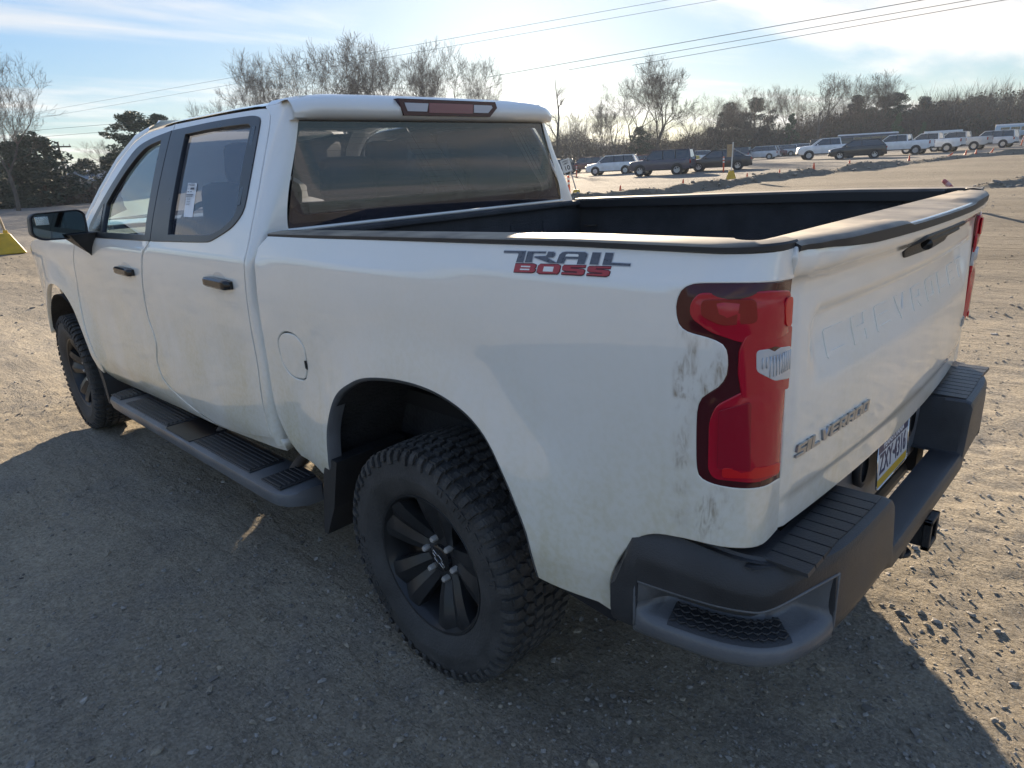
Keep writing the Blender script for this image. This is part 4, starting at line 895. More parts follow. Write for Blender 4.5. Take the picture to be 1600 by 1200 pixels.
# ---- wheels
def make_wheel():
    T = MB(); R_, hw = .405, .138
    prof = [(.232, -.10), (.262, -.118), (.300, -.132), (.345, -.137), (.374, -.130), (.388, -.118), (.393, -.100), (.3945, -.05), (.395, 0), (.3945, .05), (.393, .100), (.388, .118), (.374, .130), (.345, .137), (.322, .1365), (.318, .1385), (.300, .134), (.262, .122), (.245, .112), (.232, .10)]
    T.lathe(prof, 72)
    ty = T.build('tyre', RUBBER, None, smooth=True)
    # tread: staggered blocks in five rows plus shoulder lugs down the side wall
    V = []; F = []
    def blk(poly, r0, r1, wr=0):
        """poly in (angle*R, y)"""
        nonlocal V, F
        n0 = len(V); k = len(poly); c = np.mean(poly, 0)
        for r, s in ((r0, 1.0), (r1, .90)):
            for (a, y) in poly:
                a2, y2 = c+(np.array([a, y])-c)*s; w = a2/R_; V.append((r*math.cos(w), y2, r*math.sin(w)))
        F += [[n0+k+i for i in range(k)]]+[[n0+i, n0+(i+1) % k, n0+k+(i+1) % k, n0+k+i] for i in range(k)]
    n = 60; st = 2*pi*R_/n; tq = 48/60
    for i in range(n):
        a = i*st
        sh = .012*(i % 2)
        for sgn in (1, -1):
            o_ = st*.5 if sgn < 0 else 0
            blk([(a+o_-.021*tq, sgn*.004), (a+o_+.013*tq, sgn*.003), (a+o_+.022*tq, sgn*.032), (a+o_+.004*tq, sgn*.040), (a+o_-.017*tq, sgn*.036)], .392, .4060)
            blk([(a+o_-.008*tq, sgn*.044), (a+o_+.017*tq, sgn*.042), (a+o_+.023*tq, sgn*.074), (a+o_-.002*tq, sgn*.084), (a+o_-.019*tq, sgn*.068)], .392, .4055)
            blk([(a+o_-.014*tq, sgn*.090), (a+o_+.014*tq, sgn*.084), (a+o_+.019*tq, sgn*(.118+sh*.3)), (a+o_-.015*tq, sgn*(.121+sh*.3))], .388, .4035)
            # shoulder lug folded over the side wall
            w0, w1 = (a+o_-.013*tq)/R_, (a+o_+.012*tq)/R_; n0 = len(V); ln = .370 if i % 2 else .358
            for (r, y) in ((.401, .112), (.397, .128), (.384, .1375), (ln, .1415), (ln-.004, .136), (.378, .130), (.388, .112)):
                for w in (w0, (w0+w1)/2+.006, w1): V.append((r*math.cos(w), sgn*y, r*math.sin(w)))
            for q in range(6):
                for e in (0, 1): F.append([n0+q*3+e, n0+q*3+e+1, n0+(q+1)*3+e+1, n0+(q+1)*3+e])
            F.append([n0, n0+3, n0+6, n0+9, n0+12, n0+15, n0+18]); F.append([n0+2+3*q for q in range(7)][::-1])
    me = bpy.data.meshes.new('tread'); me.from_pydata(V, [], F); me.update(); bm = bmesh.new(); bm.from_mesh(me); bmesh.ops.recalc_face_normals(bm, faces=bm.faces); bm.to_mesh(me); bm.free()
    tr = link('tread_blocks', me, RUBTREAD); tag(tr, kind='stuff')
    # raised ring of worn moulding marks on the side wall
    sw = MB(); pr = random.Random(3)
    for a0, cnt in ((.62*pi, 10), (1.72*pi, 9)):
        for k in range(cnt):
            w = a0+k*.105; r0, r1 = .322, .352; dw = .034
            kind = pr.choice('abc')
            P = lambda r, ww: (r*math.cos(ww), .1385+ (.0 if r > .33 else .0005), r*math.sin(ww))
            for (ra, rb, wa, wb) in {'a': [(r0, r1, -dw, -dw+.018), (r0, r1, dw-.018, dw), (r1-.008, r1, -dw, dw)], 'b': [(r0, r1, -dw, -dw+.018), (r0, r0+.008, -dw, dw), (.334, .341, -dw, dw)], 'c': [(r0, r1, -.010, .010), (r1-.008, r1, -dw, dw)]}[kind]:
                V8 = [((r)*math.cos(w+q), y, r*math.sin(w+q)) for y in (.1345, .1398) for r in (ra, rb) for q in (wa, wb)]
                sw.add(V8, [(4, 5, 7, 6), (0, 1, 5, 4), (2, 6, 7, 3), (0, 4, 6, 2), (1, 3, 7, 5)])
    mk = sw.build('side_wall_moulding', RUBBER, None); tag(mk, kind='stuff')
    # rim
    rm = MB(); rm.lathe([(.246, .098), (.247, .108), (.243, .114), (.236, .112), (.230, .100), (.222, .085), (.214, .02), (.212, -.06), (.232, -.10)], 64)
    for k in range(5):
        a = math.radians(101+72*k); ca, sa = math.cos(a), math.sin(a)
        def Q(r, t, y): return (r*ca-t*sa, y, r*sa+t*ca)
        for sg in (1, -1):       # each spoke: two ridges that part towards the rim
            secs = []
            for r, t, w, y in ((.045, .016, .022, .045), (.085, .023, .031, .058), (.13, .031, .037, .078), (.18, .039, .043, .095), (.218, .046, .050, .104), (.240, .050, .055, .104)):
                t *= sg
                secs.append([Q(r, t-w, y-.034), Q(r, t-w*.90, y-.004-.010*(sg > 0)), Q(r, t, y+.002), Q(r, t+w*.90, y-.004-.010*(sg < 0)), Q(r, t+w, y-.034), Q(r, t+w*.8, y-.060), Q(r, t-w*.8, y-.060)])
            for s_ in secs: s_.append(s_[0])
            rm.grid(secs)
        rm.grid([[Q(r, -t, y-.024), Q(r, 0, y-.030), Q(r, t, y-.024)] for r, t, y in ((.05, .02, .062), (.13, .03, .092), (.2, .045, .110), (.238, .05, .115))])
    rm.lathe([(.0, .050), (.066, .050), (.084, .046), (.092, .030), (.094, .0)], 40)
    ri = rm.build('rim', RIM, None, auto=28)
    dk = MB(); dk.lathe([(.06, -.02), (.168, -.02), (.168, .002), (.06, .002)], 40); dk.box((.0, -.01, .15), (.16, .07, .09), bev=.02); ds = dk.build('brake_disc', STEEL, None, auto=40)
    cc = MB(); cc.lathe([(.0, .066), (.038, .066), (.046, .062), (.049, .048)], 36); cap = cc.build('centre_cap', GLOSSB, None, auto=40)
    bt = MB(); bw_ = [(-.026, -.0045), (-.009, -.0045), (-.007, -.010), (.011, -.010), (.0095, -.0045), (.023, -.0045), (.026, .0045), (.009, .0045), (.007, .010), (-.011, .010), (-.0095, .0045), (-.023, .0045)]
    ca, sa = math.cos(math.radians(42)), math.sin(math.radians(42))
    bw_ = [(1.35*(x*ca-z*sa), 1.35*(x*sa+z*ca)) for x, z in bw_]
    for a, b in zip(bw_, bw_[1:]+bw_[:1]): bt.tube([(a[0], 0.0672, a[1]), (b[0], 0.0672, b[1])], .0017, 5)
    emb = bt.build('cap_emblem', CHROME, None, smooth=True)
    nuts = []
    for k in range(6):
        a = math.radians(12+60*k); nb = MB(); c = (.0700*math.cos(a), 0, .0700*math.sin(a))
        nb.lathe([(.0105, .046), (.0105, .070), (.0085, .074), (0, .0745)], 6, c=c); nuts.append(nb.build('lug_nut', STEEL, None, auto=30))
    return [ty, tr, mk, ri, ds, cap, emb]+nuts
WP = make_wheel(); first = True
for x in (0.0, 3.745):
    for sd in (1, -1):
        w = empty('wheel', (x, sd*.868, .403), 0 if sd > 0 else pi); w.parent = TR
        if x > 1: w.rotation_euler = (0, math.radians(17), math.radians(-1.5)+(0 if sd > 0 else pi))
        else: w.rotation_euler = (0, 0, 0 if sd > 0 else pi)
        for o in WP:
            c = o if first else o.copy()
            if not first: COL.objects.link(c)
            c.parent = w
        first = False

# ---- wheel wells, mud flap, underbody
def wells(sd):
    for cx, r, nm in ((0.0, .58, 'wheel_well'), (3.73, .50, 'wheel_well')):
        m = MB(); rows = []
        for a in np.linspace(math.radians(-8 if cx < 1 else 2), math.radians(172 if cx < 1 else 190), 26):
            rr = r*(1+.03*math.cos(2*a)); x, z = cx+rr*math.cos(a), .45+rr*1.04*math.sin(a)
            yo_ = min(.99 if z > .62 else .95, float(Yside(np.array(x), np.array(max(z, .62))))-.014); rows.append([(x, sd*yo_, z), (x, sd*.80, z), (x, sd*.62, z)])
        m.grid(rows); m.add([(cx-.6, sd*.62, .42), (cx+.6, sd*.62, .42), (cx+.6, sd*.62, 1.03), (cx-.6, sd*.62, 1.03)], [(0, 1, 2, 3)])
        m.build(nm, LINER, TR, auto=50)
    mf = MB(); mf.prism([(.492, .658), (.440, .655), (.500, .455), (.575, .318), (.600, .318), (.548, .560), (.535, .60)], lambda a, b: (a, sd*1.006, b), lambda a, b: (a, sd*.70, b)); mf.build('mud_flap', BLACK, TR)
    m2 = MB(); m2.prism([(3.215, .590), (3.27, .560), (3.22, .45), (3.19, .30), (3.15, .30), (3.16, .46)], lambda a, b: (a, sd*.985, b), lambda a, b: (a, sd*.70, b)); m2.build('mud_flap', BLACK, TR)
    rs = MB(); rs.prism([(-.500, .572), (-.70, .57), (-.735, .545), (-.72, .52), (-.50, .545)], lambda a, b: (a, sd*.955, b), lambda a, b: (a, sd*.90, b)); rs.build('splash_guard', TRIM, TR)
both(wells)
ub = MB()
for sd in (1, -1): ub.box((1.75, sd*.45, .60), (5.6, .09, .16))
ub.box((1.9, 0, .62), (2.0, 1.68, .10)); ub.box((-.2, 0, .80), (1.6, 1.3, .06)); ub.box((4.2, 0, .75), (.9, 1.1, .30)); ub.box((3.75, 0, 1.0), (1.6, 1.2, .5))
ub.box((2.05, 0, .92), (2.15, 1.84, .60)); ub.tube([(0, -.8, .40), (0, .8, .40)], .05, 12); ub.tube([(3.745, -.75, .40), (3.745, .75, .40)], .045, 12); ub.box((0, .05, .40), (.26, .26, .24), bev=.08)
ub.tube([(1.9, -.25, .50), (.4, -.3, .52), (.2, -.45, .62), (-.5, -.5, .55), (-.85, -.78, .50)], .038, 10); ub.tube([(.15, .0, .42), (2.2, .0, .52)], .04, 10)
ub.box((.95, -.52, .46), (1.0, .40, .26), bev=.05); ub.box((.95, .50, .50), (1.1, .42, .24), bev=.05)  # right-hand box added to block sunlight under the truck, no real part
ub.lathe([(0, -.11), (.30, -.11), (.37, -.07), (.37, .07), (.30, .11), (0, .11)], 28, 'z', c=(-.62, 0, .62))
ub.build('underbody', DARK, TR)

# ---- running boards
def board(sd):
    rows = []
    for x, wi, wo in [(3.00, .88, .900), (2.985, .86, .96), (2.95, .855, 1.01), (2.90, .852, 1.045), (2.84, .85, 1.062)]+[(x, .85, 1.066) for x in np.linspace(2.7, 1.0, 18)]+[(.92, .85, 1.066), (.87, .86, 1.058), (.825, .868, 1.035), (.80, .875, 1.00), (.79, .88, .90)]:
        e = 0 if 2.84 >= x >= .92 else min(.02, .1*(x-2.84 if x > 2 else .92-x)); z = .425-e*.6
        rows.append([(x, sd*wi, z-.05), (x, sd*wi, z-.004), (x, sd*(wi+.006), z), (x, sd*(wo-.022), z), (x, sd*(wo-.006), z-.006), (x, sd*wo, z-.022), (x, sd*(wo-.01), z-.062), (x, sd*(wo-.05), z-.075), (x, sd*wi, z-.05)])
    m = MB().grid(rows); m.add(rows[0], [tuple(range(8))]); m.add(rows[-1], [tuple(range(8))])
    o = m.build('running_board', BUMPGR, TR, auto=38)
    for x0, x1 in ((2.90, 2.74), (2.64, 2.03), (1.70, 1.12), (1.02, .86)):
        pd = MB(); pd.box(((x0+x1)/2, sd*.952, .4275), (x0-x1, .165, .006), bev=.002)
        for k in range(7): pd.box(((x0+x1)/2, sd*(.885+k*.0225), .4325), (x0-x1-.03, .011, .006), bev=.002)
        pd.build('step_pad', BUMPER, o)
    gp = MB(); gp.box((1.865, sd*.954, .4265), (.30, .19, .004)); gp.build('step_pad', TRIM, o)
    for x in (2.55, 1.75, 1.02):
        bk_ = MB(); bk_.tube([(x, sd*.62, .56), (x, sd*.80, .48), (x, sd*.92, .385)], [.03, .026, .022], 8); bk_.build('board_bracket', IRON, o, smooth=True)
both(board)

# ---- cabin
def seat(x, y, rear=False, nm='seat'):
    if rear:
        s = MB(); s.box((x, y, 1.02), (.50, 1.36, .16), bev=.05); s.box((x-.26, y, 1.27), (.14, 1.36, .50), bev=.05); o = s.build('rear_seat', SEAT, TR, auto=60)
        for yy in (-.42, .42):
            h = MB(); h.box((x-.29, yy, 1.60), (.10, .27, .19), bev=.045); h.tube([(x-.29, yy-.06, 1.5), (x-.29, yy-.06, 1.56)], .008, 6); h.build('headrest', SEAT, o, auto=60)
    else:
        s = MB(); s.box((x, y, 1.0), (.52, .54, .16), bev=.05); R3 = Matrix.Rotation(math.radians(-14), 3, 'Y'); s.box((x-.30, y, 1.31), (.15, .52, .62), rot=R3, bev=.055); o = s.build('front_seat', SEAT, TR, auto=60)
        h = MB(); h.box((x-.395, y, 1.70), (.10, .28, .20), rot=R3, bev=.045); h.tube([(x-.37, y-.06, 1.6), (x-.385, y-.06, 1.66)], .008, 6); h.build('headrest', SEAT, o, auto=60)
seat(1.33, 0, True); seat(2.28, .42); seat(2.28, -.42)
d = MB(); d.box((2.82, 0, 1.22), (.36, 1.72, .26), bev=.07); d.box((2.70, .42, 1.37), (.20, .40, .10), bev=.04); d.box((2.62, 0, 1.24), (.05, .30, .22), bev=.01); dash = d.build('dashboard', DASH, TR, auto=60)
sw = MB(); Rm = Matrix.Rotation(math.radians(64), 3, 'Y'); c = Vector((2.52, .42, 1.34))
sw.tube([c+Rm @ Vector((.19*math.cos(a), .19*math.sin(a), 0)) for a in np.linspace(0, 2*pi, 33)], .016, 8, cap=False); sw.tube([c+Rm @ Vector((-.18, 0, 0)), c+Rm @ Vector((.18, 0, 0))], .018, 8); sw.box(tuple(c), (.05, .16, .12), bev=.02); sw.tube([c, c+Vector((.25, 0, -.1))], .04, 8)
sw.build('steering_wheel', DASH, TR, smooth=True)
hl = MB(); hl.grid([[(x, y*.9, zt(x)+.012-.0*abs(y)) for y in np.linspace(.70, -.70, 9)] for x in np.linspace(.96, 2.40, 8)]); hl.build('headliner', HEADL, TR, smooth=True)
rm_ = MB(); rm_.box((2.60, 0, 1.72), (.03, .24, .07), bev=.015); rm_.tube([(2.61, 0, 1.74), (2.66, 0, 1.80)], .01, 6); rm_.build('inside_mirror', DASH, TR)
# ================================================================== ground
def vnoise(x, y, seed=0):
    xi = np.floor(x).astype(np.int64); yi = np.floor(y).astype(np.int64); fx, fy = x-xi, y-yi
    def h(a, b):
        n = (a*374761393+b*668265263+seed*974634777) & 0xffffffff; n = ((n ^ (n >> 13))*1274126177) & 0xffffffff; return ((n ^ (n >> 16)) & 0xffff)/65535.
    u, v = fx*fx*(3-2*fx), fy*fy*(3-2*fy)
    return (h(xi, yi)*(1-u)+h(xi+1, yi)*u)*(1-v)+(h(xi, yi+1)*(1-u)+h(xi+1, yi+1)*u)*v-.5
def fbm(x, y, seed=0, n=4):
    o = 0
    for k in range(n): o = o+vnoise(x*2**k+17.3*k, y*2**k-9.1*k, seed+k)*.5**k
    return o
def micro(x, y):
    d = np.hypot(x-CAM[0], y-CAM[1]); near = 1-smooth(40, 120, d); out = smooth(3.5, 9, np.hypot(x-1.5, y))
    z = .012*fbm(x*.9, y*.9, 1, 3)+.010*fbm(x*4, y*4, 5, 3)*(1-smooth(6, 20, d))+.012*fbm(x*17, y*17, 9, 3)*(1-smooth(4, 9, d))
    q = y*math.cos(.12)-x*math.sin(.12)+1.2*fbm(x*.05, y*.05, 21, 2)
    rut = np.sin(q*2.9+2*fbm(x*.08, y*.3, 30, 2))*.5+np.sin(q*6.3+1.5)*.25
    return (z+out*(.030*rut*(.4+fbm(x*.2, y*.2, 40, 2)+.5)+.06*fbm(x*.22, y*.35, 50, 3)))*near-.004
def gz(x, y): return float(terr(x, y)+micro(np.array(float(x)), np.array(float(y))))
def axis_lines(a, b, st, far, g=1.045):
    mid = list(np.arange(a, b, st)); s = st; lo = [a]; 
    while lo[-1] > -far: s *= g; lo.append(lo[-1]-s)
    s = st; hi = [mid[-1]]
    while hi[-1] < far: s *= g; hi.append(hi[-1]+s)
    return np.array(lo[:0:-1]+mid+hi[1:])
def dirt_mat():
    m = bpy.data.materials.new('dirt_and_gravel'); nt, N, Lk, b = nodes(m); tc = N.new('ShaderNodeTexCoord')
    def noise(sc, det=6, rough=.6, s=(1, 1, 1)):
        mp = N.new('ShaderNodeMapping'); mp.inputs['Scale'].default_value = s; mp.inputs['Rotation'].default_value = (0, 0, -.12); Lk.new(tc.outputs['Object'], mp.inputs[0])
        n = N.new('ShaderNodeTexNoise'); n.inputs['Scale'].default_value = sc; n.inputs['Detail'].default_value = det; n.inputs['Roughness'].default_value = rough; Lk.new(mp.outputs[0], n.inputs['Vector']); return n.outputs[0]
    def mix(f, a, c, t='MIX'):
        q = N.new('ShaderNodeMix'); q.data_type = 'RGBA'; q.blend_type = t
        for i, x in ((6, a), (7, c)):
            if isinstance(x, tuple): q.inputs[i].default_value = (*x, 1)
            else: Lk.new(x, q.inputs[i])
        if isinstance(f, float): q.inputs['Factor'].default_value = f
        else: Lk.new(f, q.inputs['Factor'])
        return q.outputs[2]
    def mr(v, a, c, lo=0., hi=1.):
        r = N.new('ShaderNodeMapRange'); 
        for k, x in zip(('From Min', 'From Max', 'To Min', 'To Max'), (a, c, lo, hi)): r.inputs[k].default_value = x
        Lk.new(v, r.inputs['Value']); return r.outputs[0]
    c = mix(mr(noise(.5, 6), .40, .60), (.268, .222, .152), (.345, .290, .206))
    c = mix(mr(noise(.9, 6, .6, (.12, 1, 1)), .45, .68), c, (.185, .155, .112))
    c = mix(mr(noise(2.6, 7), .48, .66, 0, .75), c, (.190, .172, .145))
    c = mix(mr(noise(90, 4, .7), .30, .72), c, mix(.75, c, (.42, .375, .305)), 'MIX')
    # the lot beyond the berm is greyer gravel, the rutted ground between is darkened to stand for bump shade
    sp = N.new('ShaderNodeSeparateXYZ'); Lk.new(tc.outputs['Object'], sp.inputs[0])
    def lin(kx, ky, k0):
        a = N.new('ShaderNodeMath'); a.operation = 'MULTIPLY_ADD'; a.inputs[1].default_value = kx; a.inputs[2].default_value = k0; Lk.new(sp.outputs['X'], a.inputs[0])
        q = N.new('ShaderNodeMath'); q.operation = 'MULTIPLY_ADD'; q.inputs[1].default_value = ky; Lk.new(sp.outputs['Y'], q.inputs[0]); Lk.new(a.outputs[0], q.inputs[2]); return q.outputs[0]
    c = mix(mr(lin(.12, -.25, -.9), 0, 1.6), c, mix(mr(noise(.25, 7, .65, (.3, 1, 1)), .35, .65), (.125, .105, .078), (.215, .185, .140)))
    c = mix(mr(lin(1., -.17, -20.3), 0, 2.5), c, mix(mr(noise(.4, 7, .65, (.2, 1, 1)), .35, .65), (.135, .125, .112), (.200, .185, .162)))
    vo = N.new('ShaderNodeTexVoronoi'); vo.inputs['Scale'].default_value = 95; Lk.new(tc.outputs['Object'], vo.inputs['Vector'])
    vv = N.new('ShaderNodeRGBToBW'); Lk.new(vo.outputs['Color'], vv.inputs[0])
    c = mix(.85, c, mix(1., c, mr(vv.outputs[0], .1, .9, .74, 1.28), 'MULTIPLY'))
    Lk.new(c, b.inputs['Base Color']); b.inputs['Roughness'].default_value = .95; b.inputs['Specular IOR Level'].default_value = .2
    b1 = N.new('ShaderNodeBump'); Lk.new(mr(noise(1.3, 4), .40, .62, .12, .85), b1.inputs['Strength']); b1.inputs['Distance'].default_value = .007; Lk.new(vo.outputs['Distance'], b1.inputs['Height']); b1.invert = True
    b2 = N.new('ShaderNodeBump'); b2.inputs['Strength'].default_value = 1.0; b2.inputs['Distance'].default_value = .02; Lk.new(noise(38, 8, .75), b2.inputs['Height']); Lk.new(b1.outputs[0], b2.inputs['Normal'])
    b3 = N.new('ShaderNodeBump'); b3.inputs['Strength'].default_value = .7; b3.inputs['Distance'].default_value = .10; Lk.new(noise(3.5, 6, .6, (.35, 1, 1)), b3.inputs['Height']); Lk.new(b2.outputs[0], b3.inputs['Normal'])
    Lk.new(b3.outputs[0], b.inputs['Normal']); return m
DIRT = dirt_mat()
gx, gy = axis_lines(-3.6, 5.2, .032, 430), axis_lines(-4.6, 2.6, .032, 430)
XX, YY = np.meshgrid(gx, gy, indexing='ij'); ZZ = terr(XX, YY)+micro(XX, YY)
n1, n2 = XX.shape; ii = np.arange(n1*n2).reshape(n1, n2)
GF = np.stack([ii[:-1, :-1], ii[1:, :-1], ii[1:, 1:], ii[:-1, 1:]], -1).reshape(-1, 4)
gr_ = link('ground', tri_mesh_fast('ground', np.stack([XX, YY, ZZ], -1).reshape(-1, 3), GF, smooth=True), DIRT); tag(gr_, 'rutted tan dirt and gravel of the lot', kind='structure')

STN = [mat('stone_%s' % n, c, .85, noise=.3, nscale=30, bump=.4, bscale=60) for n, c in (('grey', (.24, .225, .20)), ('tan', (.29, .25, .19)), ('dark', (.15, .135, .115)), ('pale', (.31, .285, .25)))]
CUBE = np.array([(x, y, z) for z in (-1, 1) for y in (-1, 1) for x in (-1, 1)], float)*.62
STV = np.vstack([CUBE, np.array([(1, 0, 0), (-1, 0, 0), (0, 1, 0), (0, -1, 0), (0, 0, 1), (0, 0, -1)], float)*.95])
STF = []
for ax, vi in ((0, 9), (0, 8), (1, 11), (1, 10), (2, 13), (2, 12)):
    pass
for k, (a, sg) in enumerate(((0, 1), (0, -1), (1, 1), (1, -1), (2, 1), (2, -1))):
    q = [i for i in range(8) if CUBE[i][a]*sg > 0]; c = 8+k; o_ = [b for b in range(3) if b != a]
    q.sort(key=lambda i: math.atan2(CUBE[i][o_[1]], CUBE[i][o_[0]]))
    for i in range(4): STF.append((q[i], q[(i+1) % 4], c))
STF = np.array(STF)
def stones(name, P, sizes, mats, seed=0):
    r = np.random.default_rng(seed); n = len(P)
    V = STV[None]*(1+.75*(r.random((n, 14, 3))-.5))
    V = V*(sizes[:, None, None]*.5*np.stack([1+.5*r.random(n), .7+.5*r.random(n), .30+.40*r.random(n)], 1)[:, None, :])
    a = r.random(n)*6.283; b_ = (r.random(n)-.5)*.9; ca, sa, cb, sb = np.cos(a), np.sin(a), np.cos(b_), np.sin(b_)
    x, y, z = V[..., 0], V[..., 1], V[..., 2]; x, z = x*cb[:, None]+z*sb[:, None], -x*sb[:, None]+z*cb[:, None]; x, y = x*ca[:, None]-y*sa[:, None], x*sa[:, None]+y*ca[:, None]
    V = np.stack([x, y, z], -1)+P[:, None, :]+np.array([0, 0, 1])*(sizes*.10)[:, None, None]
    F = (STF[None]+np.arange(n)[:, None, None]*14).reshape(-1, 3); mi = np.repeat(r.integers(0, len(mats), n), len(STF))
    return tri_mesh_fast(name, V.reshape(-1, 3), F, mats, mi)
def scatter():
    r = np.random.default_rng(5); n = 37000
    d = 1.1*np.exp(r.random(n)*math.log(26/1.1)); fw = YAW+(r.random(n)-.5)*1.75
    x, y = CAM[0]+d*np.cos(fw), CAM[1]+d*np.sin(fw)
    s = np.clip(.0050*np.exp(r.normal(0, .55, n))*(1+d*.11), .003, .06)
    cl = fbm(x*.8, y*.8, 77, 3)+.35*r.random(n)-.1; k = cl > -.05
    x, y, s = x[k], y[k], s[k]
    P = np.stack([x, y, terr(x, y)+micro(x, y)], 1)
    tag(link('gravel', stones('gravel', P, s, STN, 3), None), 'loose gravel strewn over the dirt lot', kind='stuff')
scatter()
# single stones
SHADE = [(1.75, 1.49), (.56, 1.68), (.45, 1.02), (.30, 1.45), (.26, 1.52), (.23, 1.48), (.38, 1.77), (.29, 1.70), (-.01, 1.41), (.10, 1.53), (.51, 1.55), (.17, 1.33), (-.10, 1.05), (-.15, 1.26), (1.38, 1.02)]
LIT = [(-1.12, -.59), (-1.28, -.46), (-1.18, -.29), (-1.23, -.25), (-1.25, -.33), (-1.05, -.34), (-1.44, .06), (-1.26, -.55), (-1.14, -.36), (-1.21, -1.37), (-.9, -1.85)]
protos = [tri_mesh_fast('stone', np.asarray(stones('s', np.zeros((1, 3)), np.array([.03]), [STN[q]], 40+q).vertices and [v.co[:] for v in stones('s', np.zeros((1, 3)), np.array([.03]), [STN[q]], 40+q).vertices]), STF, [STN[q]]) for q in (0, 1, 3)]
pr5 = random.Random(11)
for L, lab, grp in ((SHADE, 'small loose stone on the shaded gravel beside the white pickup', 'stones in the shade of the pickup'), (LIT, 'small stone on the sunlit gravel behind the pickup bumper', 'stones in the sunlight behind the pickup')):
    for x, y in L:
        s = link('stone', pr5.choice(protos), None); s.location = (x, y, gz(x, y)+.003); k = pr5.uniform(.5, .9); s.scale = (k, k, k); s.rotation_euler = (0, 0, pr5.random()*6)
        tag(s, lab, 'stone', grp)

# dirt berm across the lot, and a mound nearer by
def berm(name, pts, wid, hgt, label, seed, nst):
    P = np.array(pts, float); L = np.concatenate([[0], np.cumsum(np.linalg.norm(np.diff(P, axis=0), axis=1))]); fx, fy = hermite(L, P[:, 0]), hermite(L, P[:, 1])
    n = int(L[-1]/.22); rows = []; r = np.random.default_rng(seed); SP = []
    t = np.linspace(0, L[-1], n); X, Y = fx(t), fy(t); tx, ty = np.gradient(X), np.gradient(Y); q = np.hypot(tx, ty); tx, ty = tx/q, ty/q
    us = np.linspace(-1, 1, 15); V = []
    for i in range(n):
        e = min(1, i/5, (n-1-i)/5); h_ = hgt*e*(.55+1.1*max(0, fbm(np.array(t[i]*.35), np.array(3.3*seed), seed, 3)+.45))
        for u in us:
            x, y = X[i]-ty[i]*u*wid, Y[i]+tx[i]*u*wid
            z = float(terr(x, y))-.05+h_*math.exp(-(u*1.9)**2)*1.0+.10*h_/max(hgt, .01)*float(fbm(np.array(x*2.2), np.array(y*2.2), seed+5, 4))*(1-abs(u))+.05*(1-abs(u))
            V.append((x, y, z))
    V = np.array(V); m_ = len(us); idx = np.arange(n*m_).reshape(n, m_); F = np.stack([idx[:-1, :-1], idx[1:, :-1], idx[1:, 1:], idx[:-1, 1:]], -1).reshape(-1, 4)
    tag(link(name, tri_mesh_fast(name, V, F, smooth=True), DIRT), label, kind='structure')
    k = r.integers(0, len(V), nst); P3 = V[k]+np.stack([r.normal(0, .12, nst), r.normal(0, .12, nst), np.zeros(nst)], 1)
    tag(link('rubble', stones('rubble', P3, np.clip(.07*np.exp(r.normal(0, .5, nst)), .03, .3), STN, seed), None), 'clods and rubble along the dirt berm', kind='stuff')
berm('dirt_berm', [(17.5, -18.5), (16.2, -22.5), (15.2, -26.5), (15.0, -29), (14.8, -33.5), (13.9, -38.5), (13.0, -42.5), (11.4, -49.5), (10.2, -55), (8.6, -58.5), (7.0, -60.5), (2, -66), (-6, -72)], 1.0, .26, 'low dirt berm across the lot', 3, 1500)
berm('dirt_mound', [(3.9, -27), (3.0, -28.3), (2.4, -30), (1.2, -31.5)], .8, .20, 'dark mound of clods in the lot', 8, 260)

